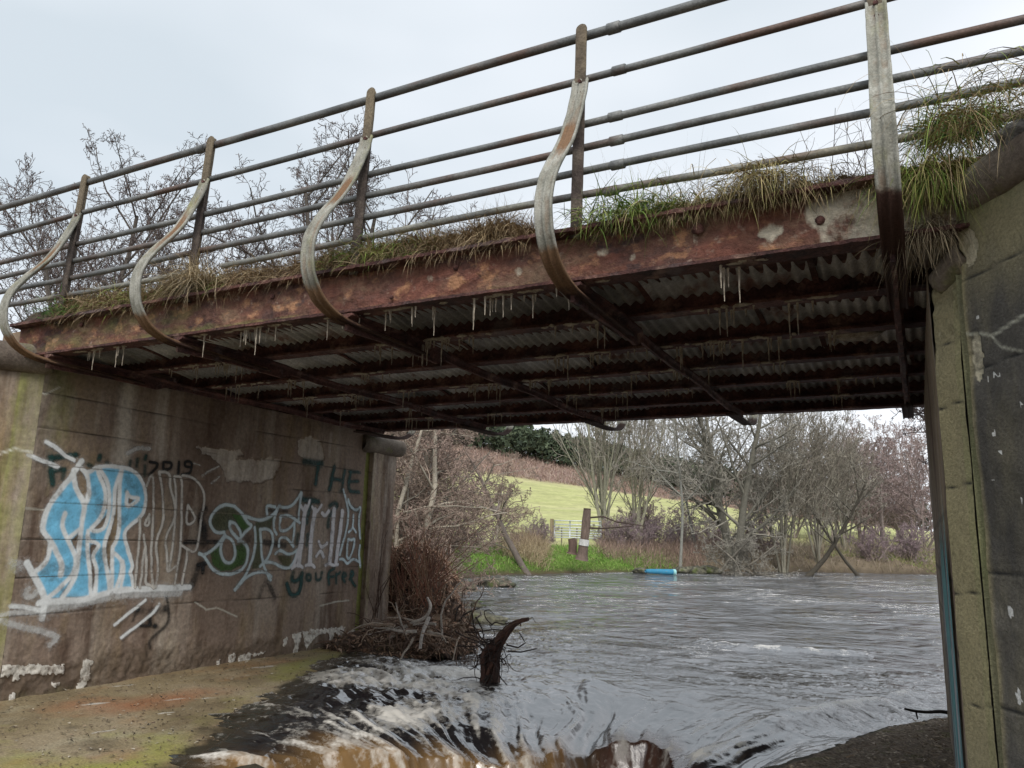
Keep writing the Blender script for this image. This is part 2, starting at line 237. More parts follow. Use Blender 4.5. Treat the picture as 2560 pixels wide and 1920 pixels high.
# traced outlines on the abutment wall, metres along and up the wall
DATA={'blue_fill':[(4.55,2.139),(4.492,2.049),(4.421,1.944),(4.374,1.859),(4.357,1.744),(4.352,1.638),(4.41,1.558),(4.443,1.477),(4.431,1.355),(4.352,1.277),(4.391,1.177),(4.488,1.029),(4.64,1.037),(4.873,1.033),(5.093,1.073),(5.288,1.099),(5.343,1.106),(5.291,1.222),(5.315,1.302),(5.277,1.396),(5.22,1.512),(5.172,1.636),(5.243,1.71),(5.355,1.804),(5.37,1.925),(5.35,2.072),(5.255,2.223),(5.063,2.27),(4.904,2.274),(4.799,2.264),(4.706,2.194),(4.647,2.22),(4.738,2.067),(4.719,1.91),(4.632,2.008),(4.577,2.107)],'blue_holes':[[(4.714,1.314),(4.702,1.215),(4.629,1.054),(4.587,1.048),(4.644,1.126),(4.691,1.231)],[(4.674,1.594),(4.703,1.645),(4.716,1.552),(4.705,1.443),(4.634,1.56)],[(4.969,1.817),(4.895,1.727),(4.802,1.655),(4.943,1.654),(4.982,1.791)],[(4.811,2.248),(4.892,2.148),(4.953,1.993),(4.978,1.852),(4.933,1.859),(4.924,1.991),(4.878,2.112)],[(4.831,1.519),(4.924,1.52),(4.865,1.408),(4.935,1.245),(4.941,1.139),(4.927,1.038),(4.894,1.141),(4.856,1.345)],[(5.048,2.16),(5.019,2.086),(5.046,1.82),(5.013,1.642),(4.982,1.52),(5.011,1.381),(5.066,1.268),(5.095,1.267),(5.064,1.485),(5.107,1.6),(5.118,1.733),(5.093,1.911)],[(5.174,1.987),(5.249,1.969),(5.186,1.897)],[(5.183,1.34),(5.202,1.172),(5.161,1.078),(5.171,1.217)]],'g1':[([(4.517,0.948),(4.737,0.974),(5.007,1.009),(5.296,1.037),(5.926,1.025)],0.0864,0.5,(0.82,0.85,0.86),1),([(4.635,2.301),(4.582,2.227),(4.543,2.129),(4.491,2.058),(4.421,1.944),(4.374,1.859),(4.357,1.744),(4.352,1.638),(4.428,1.55),(4.531,1.427),(4.581,1.32),(4.58,1.239)],0.0486,1,(0.82,0.85,0.86),0.5),([(4.438,1.509),(4.441,1.404),(4.403,1.324),(4.352,1.277)],0.0389,1,(0.82,0.85,0.86),0.5),([(4.252,1.35),(4.314,1.262),(4.385,1.165),(4.431,1.08),(4.467,0.998),(4.455,0.857)],0.0562,1,(0.82,0.85,0.86),0.5),([(4.558,2.208),(4.584,2.09),(4.632,2.008),(4.719,1.91),(4.725,1.807),(4.716,1.679),(4.725,1.552),(4.731,1.384),(4.726,1.23),(4.68,1.125),(4.608,1.022)],0.0454,1,(0.82,0.85,0.86),0.5),([(4.646,2.224),(4.698,2.185),(4.743,2.067),(4.742,1.946),(4.722,1.893)],0.0432,1,(0.82,0.85,0.86),0.5),([(4.542,1.8),(4.53,1.733),(4.542,1.65),(4.599,1.56),(4.664,1.477),(4.711,1.368),(4.697,1.252),(4.652,1.191),(4.561,1.106),(4.494,1.045)],0.041,1,(0.82,0.85,0.86),0.5),([(4.701,1.653),(4.645,1.61),(4.608,1.56)],0.0389,1,(0.82,0.85,0.86),0.5),([(4.697,2.194),(4.749,2.216),(4.79,2.263),(4.832,2.17),(4.89,2.095),(4.924,1.991),(4.931,1.877),(4.908,1.771),(4.86,1.708),(4.803,1.647),(4.954,1.65),(4.978,1.747),(4.983,1.853),(4.957,2.037),(4.912,2.15),(4.832,2.232)],0.0389,1,(0.82,0.85,0.86),0.5),([(4.81,2.256),(4.903,2.278),(5.052,2.278),(5.165,2.27),(5.267,2.214),(5.332,2.126),(5.368,2.017),(5.378,1.87),(5.346,1.795),(5.243,1.71),(5.172,1.636),(5.22,1.512),(5.277,1.396),(5.32,1.306),(5.289,1.236),(5.323,1.213),(5.348,1.105)],0.0367,1,(0.82,0.85,0.86),0.5),([(5.064,2.261),(5.031,2.141),(5.012,2.032),(5.033,1.881),(5.029,1.731),(4.999,1.598),(4.973,1.511),(5.001,1.381),(5.06,1.242),(5.092,1.082)],0.0389,1,(0.82,0.85,0.86),0.5),([(5.058,2.234),(5.063,2.089),(5.083,1.911),(5.11,1.795),(5.121,1.644),(5.096,1.538),(5.065,1.476),(5.095,1.337),(5.1,1.263),(5.123,1.072)],0.0389,1,(0.82,0.85,0.86),0.5),([(4.795,1.638),(4.798,1.553),(4.933,1.528),(4.905,1.459),(4.871,1.4),(4.928,1.297),(4.943,1.224),(4.944,1.054)],0.0367,1,(0.82,0.85,0.86),0.5),([(4.792,1.596),(4.821,1.426),(4.865,1.247),(4.885,1.141),(4.91,1.031)],0.0367,1,(0.82,0.85,0.86),0.5),([(5.102,1.428),(5.179,1.375),(5.203,1.304),(5.188,1.164),(5.161,1.078)],0.0367,1,(0.82,0.85,0.86),0.5),([(5.201,1.357),(5.228,1.233),(5.212,1.067)],0.0302,1,(0.82,0.85,0.86),0.5),([(5.147,2.031),(5.184,1.988),(5.319,1.987),(5.171,1.861),(5.147,2.031)],0.0367,1,(0.82,0.85,0.86),0.5),([(4.41,0.994),(4.525,1.003),(4.733,0.999),(4.912,1.014),(5.094,1.064),(5.341,1.079),(5.605,1.076),(6.051,1.062)],0.0562,1,(0.82,0.85,0.86),0.5),([(4.263,2.44),(4.391,2.387),(4.469,2.327),(4.553,2.302)],0.0346,1,(0.82,0.85,0.86),0.5),([(4.125,2.308),(4.246,2.271),(4.406,2.224)],0.0346,1,(0.82,0.85,0.86),0.5),([(4.166,0.986),(4.293,0.97),(4.428,0.93)],0.0367,0.8,(0.82,0.85,0.86),0.5),([(4.094,0.907),(4.181,0.931),(4.432,0.906)],0.0432,0.5,(0.82,0.85,0.86),1),([(4.099,0.869),(4.263,0.803),(4.515,0.734),(4.64,0.683),(4.565,0.619)],0.0497,0.5,(0.82,0.85,0.86),1),([(5.513,0.964),(5.399,0.882),(5.199,0.74)],0.0281,1,(0.82,0.85,0.86),0.5),([(5.683,0.909),(5.618,0.822),(5.445,0.702),(5.285,0.613)],0.0281,1,(0.82,0.85,0.86),0.5),([(5.345,2.503),(5.198,2.487),(5.102,2.43)],0.0454,0.5,(0.82,0.85,0.86),1),([(4.125,1.356),(4.18,1.356),(4.197,1.293),(4.142,1.294),(4.143,1.341)],0.0648,0.35,(0.82,0.85,0.86),1),([(4.294,1.126),(4.269,1.08),(4.321,1.046),(4.37,1.098)],0.054,0.5,(0.82,0.85,0.86),1)],'g2':[([(5.366,2.11),(5.42,2.274),(5.465,2.023),(5.492,1.744),(5.519,1.467),(5.541,1.229),(5.593,1.086)],0.0259,0.95,(0.62,0.6,0.56),0.5),([(5.338,1.776),(5.358,1.558),(5.361,1.305),(5.37,1.096)],0.0259,0.95,(0.62,0.6,0.56),0.5),([(5.438,1.826),(5.389,1.713),(5.454,1.706),(5.438,1.826)],0.0259,0.95,(0.62,0.6,0.56),0.5),([(5.403,1.613),(5.452,1.485),(5.48,1.285),(5.48,1.127),(5.557,1.115),(5.594,1.077)],0.0259,0.95,(0.62,0.6,0.56),0.5),([(5.442,1.485),(5.424,1.304),(5.432,1.093)],0.0259,0.95,(0.62,0.6,0.56),0.5),([(5.497,2.271),(5.556,2.085),(5.605,1.889),(5.615,1.729),(5.561,1.56),(5.576,1.448),(5.626,1.282),(5.615,1.085)],0.0259,0.95,(0.62,0.6,0.56),0.5),([(5.497,2.271),(5.632,2.273),(5.64,2.129),(5.745,1.943),(5.765,1.8),(5.693,1.655),(5.666,1.56),(5.716,1.401),(5.737,1.242),(5.76,1.237),(5.844,1.296)],0.0259,0.95,(0.62,0.6,0.56),0.5),([(5.683,2.239),(5.744,2.039),(5.772,1.656),(5.765,1.373),(5.759,1.251)],0.0259,0.95,(0.62,0.6,0.56),0.5),([(5.694,2.24),(5.786,2.247),(5.827,1.947),(5.871,1.61),(5.868,1.371),(5.847,1.103)],0.0259,0.95,(0.62,0.6,0.56),0.5),([(5.785,2.257),(5.93,2.249),(6.036,2.187),(6.127,2.062),(6.113,1.881),(6.111,1.712),(6.1,1.515),(6.061,1.437),(5.986,1.457),(5.884,1.514)],0.0259,0.95,(0.62,0.6,0.56),0.5),([(5.967,1.466),(5.963,1.275),(5.939,1.1)],0.0259,0.95,(0.62,0.6,0.56),0.5),([(5.91,1.941),(6.064,1.79),(5.906,1.707),(5.91,1.941)],0.0259,0.95,(0.62,0.6,0.56),0.5),([(5.921,2.408),(6.01,2.386)],0.0151,0.6,(0.62,0.6,0.56),0.5),([(6.063,2.273),(6.155,2.341),(6.277,2.399)],0.0259,0.6,(0.62,0.6,0.56),0.5),([(6.198,2.207),(6.305,2.282)],0.0259,0.5,(0.62,0.6,0.56),0.5)],'g3':[([(5.375,2.364),(5.473,2.365),(5.463,2.316),(5.392,2.234)],0.0281,1,(0.008,0.008,0.008),0.5),([(5.539,2.371),(5.539,2.294),(5.638,2.312),(5.641,2.381),(5.539,2.376)],0.0281,1,(0.008,0.008,0.008),0.5),([(5.731,2.399),(5.736,2.272)],0.0281,1,(0.008,0.008,0.008),0.5),([(5.904,2.356),(5.807,2.357),(5.811,2.417),(5.894,2.425),(5.905,2.346),(5.889,2.285),(5.784,2.266)],0.0281,1,(0.008,0.008,0.008),0.5),([(5.439,0.892),(5.445,0.87)],0.0367,0.9,(0.008,0.008,0.008),1),([(5.764,0.876),(5.77,0.848)],0.0367,0.7,(0.008,0.008,0.008),1),([(5.593,0.77),(5.613,0.706)],0.0367,0.8,(0.008,0.008,0.008),1),([(5.496,0.711),(5.55,0.698),(5.602,0.702)],0.0281,0.8,(0.008,0.008,0.008),1),([(5.663,0.693),(5.675,0.687)],0.0432,0.9,(0.008,0.008,0.008),1),([(5.432,0.871),(5.405,0.767)],0.0194,0.5,(0.008,0.008,0.008),1),([(5.757,1.014),(5.833,0.779),(5.793,0.664),(5.671,0.593),(5.613,0.545),(5.633,0.481)],0.0281,0.65,(0.008,0.008,0.008),1),([(5.424,0.854),(5.581,0.861),(5.747,0.84)],0.0648,0.3,(0.008,0.008,0.008),1),([(5.928,1.546),(6.386,1.549)],0.0421,0.9,(0.008,0.008,0.008),0.5),([(6.15,1.896),(6.097,1.824),(6.175,1.707),(6.185,1.528)],0.0875,0.8,(0.008,0.008,0.008),1),([(6.128,1.303),(6.226,1.311)],0.0486,0.9,(0.008,0.008,0.008),0.5),([(6.201,1.312),(6.207,1.223)],0.0486,0.9,(0.008,0.008,0.008),0.5),([(6.135,1.254),(6.085,1.082)],0.0745,0.55,(0.008,0.008,0.008),1),([(7.154,1.06),(7.084,0.915)],0.0486,0.45,(0.008,0.008,0.008),1),([(7.212,1.079),(7.34,0.891)],0.0551,0.55,(0.008,0.008,0.008),1),([(6.814,1.595),(6.829,1.584)],0.0972,0.6,(0.008,0.008,0.008),1),([(6.741,1.396),(6.77,1.385)],0.0972,0.6,(0.008,0.008,0.008),1),([(7.094,1.554),(7.324,1.534),(7.452,1.512)],0.0713,0.6,(0.008,0.008,0.008),1),([(7.093,1.935),(7.434,1.939)],0.0389,0.6,(0.008,0.008,0.008),1)],'g4':[([(4.335,2.297),(4.452,2.326),(4.573,2.355)],0.0497,0.85,(0.01,0.055,0.05),1),([(4.335,2.297),(4.359,2.19),(4.386,2.067)],0.0497,0.85,(0.01,0.055,0.05),1),([(4.361,2.182),(4.469,2.208)],0.0475,0.7,(0.01,0.055,0.05),1),([(4.813,2.368),(4.808,2.336)],0.0475,0.8,(0.01,0.055,0.05),1),([(4.713,2.274),(4.734,2.258)],0.0475,0.6,(0.01,0.055,0.05),1),([(5.154,2.352),(5.15,2.306)],0.0324,0.7,(0.01,0.055,0.05),1),([(5.234,2.379),(5.233,2.304)],0.0324,0.7,(0.01,0.055,0.05),1),([(5.324,2.421),(5.318,2.387)],0.0389,0.8,(0.01,0.055,0.05),1),([(5.326,2.322),(5.34,2.22)],0.0324,0.6,(0.01,0.055,0.05),1),([(4.898,2.318),(4.913,2.275)],0.0389,0.5,(0.01,0.055,0.05),1),([(4.472,2.192),(4.474,2.116)],0.0389,0.5,(0.01,0.055,0.05),1),([(7.671,2.592),(8.004,2.594)],0.0842,0.7,(0.01,0.055,0.05),0.8),([(7.951,2.583),(7.928,2.316)],0.0583,0.9,(0.01,0.055,0.05),0.8),([(8.263,2.575),(8.204,2.262)],0.0616,0.9,(0.01,0.055,0.05),0.8),([(8.496,2.546),(8.449,2.266)],0.0616,0.85,(0.01,0.055,0.05),0.8),([(8.244,2.412),(8.472,2.405)],0.0486,0.85,(0.01,0.055,0.05),0.8),([(8.634,2.545),(8.585,2.262),(8.845,2.266)],0.0551,0.85,(0.01,0.055,0.05),0.8),([(8.595,2.542),(8.836,2.55)],0.0421,0.75,(0.01,0.055,0.05),0.8),([(8.609,2.403),(8.809,2.418)],0.0454,0.8,(0.01,0.055,0.05),0.8),([(7.711,2.101),(8.006,2.093)],0.0648,0.85,(0.01,0.055,0.05),0.8),([(7.851,2.073),(7.812,1.814)],0.068,0.8,(0.01,0.055,0.05),0.8),([(8.247,2.045),(8.334,2.098),(8.415,2.053),(8.242,1.923),(8.241,1.766)],0.0551,0.75,(0.01,0.055,0.05),0.8),([(7.662,1.661),(7.66,1.536)],0.0486,0.6,(0.01,0.055,0.05),0.8),([(7.856,1.652),(7.845,1.525)],0.0551,0.6,(0.01,0.055,0.05),0.8),([(8.647,2.051),(8.873,1.998)],0.0648,0.5,(0.01,0.055,0.05),0.8),([(7.636,1.175),(7.616,1.076),(7.731,1.06),(7.794,1.16)],0.0551,0.85,(0.01,0.055,0.05),0.8),([(7.794,1.16),(7.808,0.967),(7.719,0.882),(7.603,0.91),(7.539,1.045)],0.0583,0.95,(0.01,0.055,0.05),0.8),([(7.888,1.146),(7.879,1.078),(7.966,1.063),(7.957,1.144),(7.888,1.146)],0.0389,0.8,(0.01,0.055,0.05),0.8),([(8.059,1.152),(8.069,1.071),(8.157,1.068),(8.173,1.161)],0.0389,0.8,(0.01,0.055,0.05),0.8),([(8.324,1.015),(8.289,1.169),(8.412,1.214)],0.0421,0.9,(0.01,0.055,0.05),0.8),([(8.297,1.098),(8.405,1.107)],0.0356,0.8,(0.01,0.055,0.05),0.8),([(8.457,1.141),(8.471,1.021)],0.0389,0.8,(0.01,0.055,0.05),0.8),([(8.46,1.117),(8.55,1.157)],0.0356,0.8,(0.01,0.055,0.05),0.8),([(8.596,1.077),(8.689,1.11),(8.625,1.161),(8.585,1.089),(8.659,1.026)],0.0389,0.8,(0.01,0.055,0.05),0.8),([(8.752,1.059),(8.845,1.118),(8.789,1.181),(8.761,1.071),(8.882,0.956)],0.0421,0.85,(0.01,0.055,0.05),0.8)],'g5':[([(6.546,1.965),(6.436,1.98),(6.288,1.912),(6.226,1.798),(6.278,1.689),(6.373,1.65),(6.45,1.662)],0.0356,0.95,(0.55,0.65,0.68),0.5),([(6.559,1.965),(6.694,1.876),(6.792,1.774),(6.881,1.744),(6.749,1.667),(6.68,1.551)],0.0356,0.95,(0.55,0.65,0.68),0.5),([(6.725,1.856),(6.945,1.81),(7.091,1.826),(7.218,1.907),(7.3,2)],0.0356,0.95,(0.55,0.65,0.68),0.5),([(6.516,1.776),(6.598,1.768),(6.677,1.687),(6.697,1.635)],0.0356,0.95,(0.55,0.65,0.68),0.5),([(6.516,1.776),(6.526,1.694),(6.647,1.593),(6.794,1.531),(6.848,1.437),(6.836,1.301),(6.737,1.21),(6.566,1.174),(6.377,1.219),(6.262,1.32),(6.188,1.41),(6.125,1.42)],0.0356,0.95,(0.55,0.65,0.68),0.5),([(6.188,1.41),(6.321,1.459),(6.4,1.539),(6.467,1.632)],0.0356,0.95,(0.55,0.65,0.68),0.5),([(6.47,1.611),(6.417,1.509),(6.43,1.408),(6.508,1.317),(6.601,1.315),(6.66,1.386),(6.63,1.51),(6.567,1.582),(6.469,1.621)],0.0356,0.95,(0.55,0.65,0.68),0.5),([(6.912,1.724),(6.949,1.543),(6.928,1.362),(6.863,1.196),(6.766,1.085),(6.694,1.007)],0.0356,0.95,(0.55,0.65,0.68),0.5),([(7.002,1.704),(7.043,1.49),(7.099,1.275),(7.254,1.099)],0.0356,0.95,(0.55,0.65,0.68),0.5),([(7.002,1.704),(7.119,1.718),(7.216,1.665),(7.235,1.512),(7.178,1.36),(7.056,1.265)],0.0356,0.95,(0.55,0.65,0.68),0.5),([(6.694,1.007),(6.816,1.125),(6.978,1.193),(7.137,1.199),(7.264,1.142)],0.0356,0.95,(0.55,0.65,0.68),0.5),([(7.284,1.999),(7.223,1.863),(7.224,1.731),(7.279,1.655)],0.0356,0.95,(0.55,0.65,0.68),0.5),([(7.099,1.881),(7.07,2),(7.224,1.985)],0.0356,0.95,(0.55,0.65,0.68),0.5),([(7.301,1.989),(7.46,1.985),(7.596,2.083),(7.679,2.228),(7.648,2.063),(7.642,1.832)],0.0356,0.95,(0.55,0.65,0.68),0.5),([(7.316,1.867),(7.487,1.895),(7.679,1.799)],0.0356,0.95,(0.55,0.65,0.68),0.5),([(7.333,1.856),(7.321,1.689),(7.446,1.702),(7.552,1.761),(7.592,1.831),(7.578,1.535)],0.0356,0.95,(0.55,0.65,0.68),0.5),([(7.598,1.501),(7.472,1.613),(7.331,1.611),(7.344,1.501)],0.0356,0.95,(0.55,0.65,0.68),0.5),([(7.293,1.413),(7.363,1.468),(7.531,1.389),(7.669,1.456)],0.0356,0.95,(0.55,0.65,0.68),0.5),([(7.124,1.307),(7.259,1.315),(7.454,1.235),(7.596,1.243),(7.672,1.433)],0.0356,0.95,(0.55,0.65,0.68),0.5),([(8.486,2.281),(8.584,2.086),(8.642,1.913),(8.591,1.663),(8.505,1.394)],0.0356,0.95,(0.55,0.65,0.68),0.5),([(8.597,2.149),(8.668,2.04),(8.811,2.008),(8.906,2.076),(8.863,1.895),(8.933,1.618)],0.0356,0.95,(0.55,0.65,0.68),0.5),([(8.933,1.516),(8.912,1.428),(8.964,1.227)],0.0356,0.95,(0.55,0.65,0.68),0.5),([(8.738,1.942),(8.756,1.766),(8.664,1.702)],0.0356,0.95,(0.55,0.65,0.68),0.5),([(8.756,1.766),(8.823,1.704)],0.0356,0.95,(0.55,0.65,0.68),0.5),([(8.655,1.602),(8.735,1.591),(8.812,1.616),(8.788,1.466),(8.725,1.318),(8.66,1.38),(8.655,1.602)],0.0356,0.95,(0.55,0.65,0.68),0.5),([(8.512,1.333),(8.607,1.332),(8.692,1.257),(8.801,1.342),(8.947,1.29)],0.0356,0.95,(0.55,0.65,0.68),0.5),([(7.755,2.01),(7.743,1.605),(7.706,1.275)],0.0713,0.95,(0.68,0.67,0.69),0.5),([(7.948,1.983),(7.913,1.607),(7.915,1.282)],0.068,0.95,(0.68,0.67,0.69),0.5),([(8.326,2),(8.322,1.611),(8.302,1.3)],0.068,0.95,(0.68,0.67,0.69),0.5),([(8.499,1.982),(8.472,1.613),(8.431,1.298)],0.0648,0.95,(0.68,0.67,0.69),0.5),([(7.67,2.018),(7.765,1.929),(7.831,2.096)],0.0389,0.95,(0.68,0.67,0.69),0.5),([(7.892,2.016),(7.971,1.937),(8.065,2.048)],0.0389,0.95,(0.68,0.67,0.69),0.5),([(7.597,1.232),(7.689,1.286),(7.785,1.239)],0.0389,0.95,(0.68,0.67,0.69),0.5),([(7.841,1.261),(7.941,1.282),(8.015,1.234)],0.0389,0.95,(0.68,0.67,0.69),0.5),([(8.225,1.254),(8.294,1.288),(8.371,1.251),(8.482,1.261)],0.0389,0.95,(0.68,0.67,0.69),0.5),([(8.066,1.561),(8.128,1.479),(8.228,1.55)],0.0421,0.95,(0.68,0.67,0.69),0.5),([(8.034,1.374),(8.112,1.467),(8.177,1.36)],0.0421,0.95,(0.68,0.67,0.69),0.5),([(8.095,1.942),(8.154,1.896),(8.218,1.971)],0.0551,0.95,(0.68,0.67,0.69),0.5),([(7.735,1.605),(7.626,1.265)],0.0356,0.95,(0.68,0.67,0.69),0.5)],'g5_fill':[([(6.239,1.889),(6.492,1.962),(6.728,1.835),(6.908,1.756),(6.747,1.678),(6.696,1.645),(6.626,1.759),(6.516,1.776),(6.513,1.694),(6.398,1.661),(6.275,1.709)],(0.05,0.085,0.03),0.55),([(6.529,1.88),(6.726,1.846),(6.881,1.744),(6.747,1.678),(6.686,1.718)],(0.05,0.13,0.02),0.8),([(6.285,1.439),(6.417,1.509),(6.462,1.368),(6.55,1.296),(6.661,1.376),(6.658,1.51),(6.746,1.573),(6.848,1.437),(6.794,1.302),(6.613,1.223),(6.441,1.227),(6.327,1.309)],(0.05,0.11,0.02),0.85),([(6.919,1.788),(7.221,1.885),(7.181,1.708),(7.031,1.705),(7.073,1.244),(6.929,1.236),(6.956,1.489)],(0.075,0.09,0.035),0.7),([(7.309,1.402),(7.58,1.378),(7.579,1.255),(7.451,1.257)],(0.09,0.09,0.03),0.7)],'joints':[[(3.843,2.563),(4.689,2.569)],[(3.893,2.234),(4.412,2.243),(5.568,2.16)],[(3.994,1.568),(5.878,1.556),(8.981,1.523)],[(4.043,1.245),(5.925,1.207),(9.017,1.169)],[(4.091,0.925),(5.967,0.894),(8.886,0.888)]],'cracks':[[(3.952,1.846),(4.108,1.837),(4.337,1.823),(4.565,1.791),(4.687,1.812),(4.99,1.798)],[(6.155,0.902),(6.314,0.815),(6.465,0.824),(6.771,0.703)],[(8.192,0.736),(8.477,0.765),(8.78,0.772)],[(4.078,2.905),(4.199,2.876),(4.323,2.967)]],'pale_bands':[([(5.034,3.061),(5.057,2.746),(5.065,2.396)],0.15,0.8),([(5.433,3.153),(5.458,2.804),(5.485,2.44)],0.14,0.55),([(4.462,2.87),(4.492,2.664)],0.12,0.35),([(4.746,2.973),(4.759,2.613)],0.1,0.3),([(8.155,3.018),(8.151,2.719)],0.05,0.5),([(3.871,2.688),(3.969,2.346)],0,0)],'spall':[(5.934,2.588),(6.236,2.602),(6.613,2.623),(6.677,2.565),(6.517,2.505),(7.273,2.604),(7.235,2.396),(7.006,2.266),(6.414,2.243),(6.314,2.402),(6.145,2.509),(5.963,2.551)],'spall2':[(7.538,2.844),(7.766,2.944),(7.985,2.898),(8.081,2.687),(7.952,2.552),(7.56,2.657)],'lime':[[(4.156,0.498),(4.728,0.434),(4.741,0.345),(4.325,0.386),(4.172,0.392)],[(4.262,0.395),(4.341,0.384),(4.332,0.34),(4.271,0.334)],[(4.901,0.453),(5.022,0.442),(5.009,0.276),(4.929,0.134),(4.875,0.143),(4.905,0.307)],[(4.631,0.282),(4.716,0.277),(4.714,0.239),(4.657,0.224)],[(4.254,0.247),(4.306,0.254),(4.312,0.164),(4.274,0.111)],[(6.525,0.259),(6.589,0.261),(6.588,0.164),(6.535,0.181)],[(6.675,0.3),(6.809,0.295),(6.807,0.206),(6.72,0.157)],[(6.853,0.27),(7.047,0.268),(7.05,0.136),(6.927,0.111),(6.854,0.15)],[(7.049,0.258),(7.308,0.266),(7.223,0.238),(7.084,0.203)],[(7.552,0.393),(7.63,0.396),(7.609,0.301),(7.564,0.284)],[(7.69,0.423),(7.884,0.438),(7.839,0.255),(7.805,0.128),(7.729,0.148),(7.752,0.308)],[(7.882,0.45),(8.739,0.433),(8.646,0.24),(8.521,0.369),(8.47,0.165),(8.373,0.383),(8.132,0.337),(7.977,0.207),(7.929,0.334)],[(8.843,0.364),(8.941,0.368),(8.935,0.235),(8.841,0.197)]]}
# ---------------------------------------------------------------- left abutment
XL=-7.1
ab1=thing('abutment','tall brown stained concrete abutment wall covered in graffiti, left of the river','bridge abutment',(XL,6.5,0))
def yzgrid(X,y0,y1,z0,z1,st):
    ys=np.arange(y0,y1+st/2,st); zs=np.arange(z0,z1+st/2,st); Z,Y=np.meshgrid(zs,ys,indexing='ij')
    return np.stack([np.full(Y.size,X),Y.ravel(),Z.ravel()],1),len(zs),len(ys)
V,nr,nc=yzgrid(XL,4.17,8.95,.0,3.17,.012)
P2=V[:,1:3]; noise=fbm(V,3,5,3); fine=fbm(V,14,4,9)
jd=np.full(len(V),1e9)
for z0 in (2.885,2.56,2.225,1.885,1.55,1.22,.895):
    jd=np.minimum(jd,np.abs(V[:,2]-z0-.012*np.sin(V[:,1]*1.3+z0)))
present=sstep(.36,.5,fbm(V*[0,1.2,1],1.5,3,21))
joint=np.clip(1-jd/.009,0,1)*present
for y0,za,zb in ((7.62,.9,2.2),(8.15,1.22,1.9),(8.62,.6,1.55)): joint=np.maximum(joint,np.clip(1-np.abs(V[:,1]-y0)/.009,0,1)*(V[:,2]>za)*(V[:,2]<zb)*.7)
crack=np.zeros(len(V))
for c in DATA['cracks']: crack=np.maximum(crack,np.clip(1-seg_dist(P2+.02*(fine[:,None]-.5),c)/.012,0,1))
pale=np.zeros(len(V))
for c,wd,al in DATA['pale_bands']:
    if al: 
        pale=np.maximum(pale,al*np.exp(-(seg_dist(P2,c)/wd)**2))
sp1=inside(P2+.12*(np.stack([noise,fine],1)-.5),DATA['spall'])|inside(P2+.12*(np.stack([noise,fine],1)-.5),DATA['spall2'])
pale=np.maximum(pale,.62*sp1)
low=sstep(.62,.3,V[:,2]+.35*(noise-.5)+.05*(V[:,1]-6))
lime=np.zeros(len(V)); Pw=P2+.05*(np.stack([fbm(V,22,3,5),fbm(V*[1,1,.3],30,3,6)],1)-.5)
for c in DATA['lime']: lime=np.maximum(lime,inside(Pw,c)*.62)
moss=.55*np.exp(-((V[:,1]-4.35)/.16)**2)*sstep(1.2,3,V[:,2])+.5*sstep(.35,.1,V[:,2])*sstep(6,4.4,V[:,1])
V[:,0]+=.03*(noise-.5)+.012*(fine-.5)*(1+2.5*low)-.014*joint-.02*sp1+.008*(lime>0)+low*.035*(fbm(V,9,4,31)-.4)
ab_wall=mesh('wall',V-np.array([XL,6.5,0]),gridF(nr,nc)[:,::-1],M_conc,True,dict(pale=pale,moss=moss,rough_base=low*.75,lime=lime,joint=joint*.9,crack=crack))
obj('wall',ab_wall,ab1)
m=MB().box((-8.3,4.3,-.5),(XL-.05,8.9,3.15)); part('wall_core',m,M_conc,ab1)
# far pilaster with its rounded cap, mossy recess beside it
m=MB()
def slab(m,x0,x1,y0,y1,z0,z1,st=.05,s=0,amp=.02):
    """box with a roughened +X face and -Y / +Y sides"""
    V,a,b=yzgrid(x1,y0,y1,z0,z1,st); V[:,0]+=amp*(fbm(V,5,4,s)-.5); m.add(V,gridF(a,b)[:,::-1]); m.box((x0,y0+.001,z0),(x1-amp*.6,y1-.001,z1)); return m
slab(m,-7.6,-7.12,8.952,9.06,-.3,3.0,.04,41); 
V=np.concatenate(m.V); part('mossy_recess',m,M_conc,ab1,True,attrs=dict(moss=np.full(len(V),.75)))
for k in range(9):
    za=-.3+k*.36; zb=min(za+.356,2.86)
    m=slab(MB(),-7.6,-7.05+.004*(k%3),9.062,9.62,za,zb,.04,50+k); V=np.concatenate(m.V)
    part('block',m,M_conc,ab1,True,attrs=dict(moss=.35*np.exp(-((V[:,1]-9.1)/.08)**2)+.0*V[:,0],pale=np.full(len(V),.28)))
def capmesh(p0,p1,r,n=24,s=0,ecc=1.0):
    p0=np.array(p0,float);p1=np.array(p1,float); T=np.linspace(0,1,n); P=p0+(p1-p0)*T[:,None]; rr=r*(1+.06*(fbm(P,4,3,s)-.5))
    rr[0]*=.75; rr[-1]*=.75
    return MB().tube(P,rr,18)
part('coping',capmesh((-7.12,8.85,2.98),(-7.02,9.72,2.98),.13,s=3),M_cap,ab1,True)
# near wing wall flaring towards the viewer
dL=np.array([-.585,-.811]); nL=np.array([.811,-.585]); CL=np.array([XL,4.17])
dR=np.array([.585,-.811]); nR=np.array([-.811,-.585]); CR=np.array([.12,4.2])
def winggrid(C,d,n,t0,t1,z0,z1,st,off=0.):
    ts=np.arange(t0,t1+st/2,st); zs=np.arange(z0,z1+st/2,st); Z,T=np.meshgrid(zs,ts,indexing='ij'); T=T.ravel();Z=Z.ravel()
    V=np.stack([C[0]+d[0]*T+n[0]*off,C[1]+d[1]*T+n[1]*off,Z],1); return V,T,Z,len(zs),len(ts)
V,T,Z,nr,nc=winggrid(CL,dL,nL,0,2.2,-.4,3.1,.02); f5=fbm(V,5,4,8); V[:,:2]+=nL*(.03*(f5-.5))[:,None]
moss=.28*np.exp(-((T-.2)/.05)**2)+.5*(T>.19)*sstep(.5,.62,fbm(V*[1,1,.4],3,4,12))+.28*(T<.19)+.12
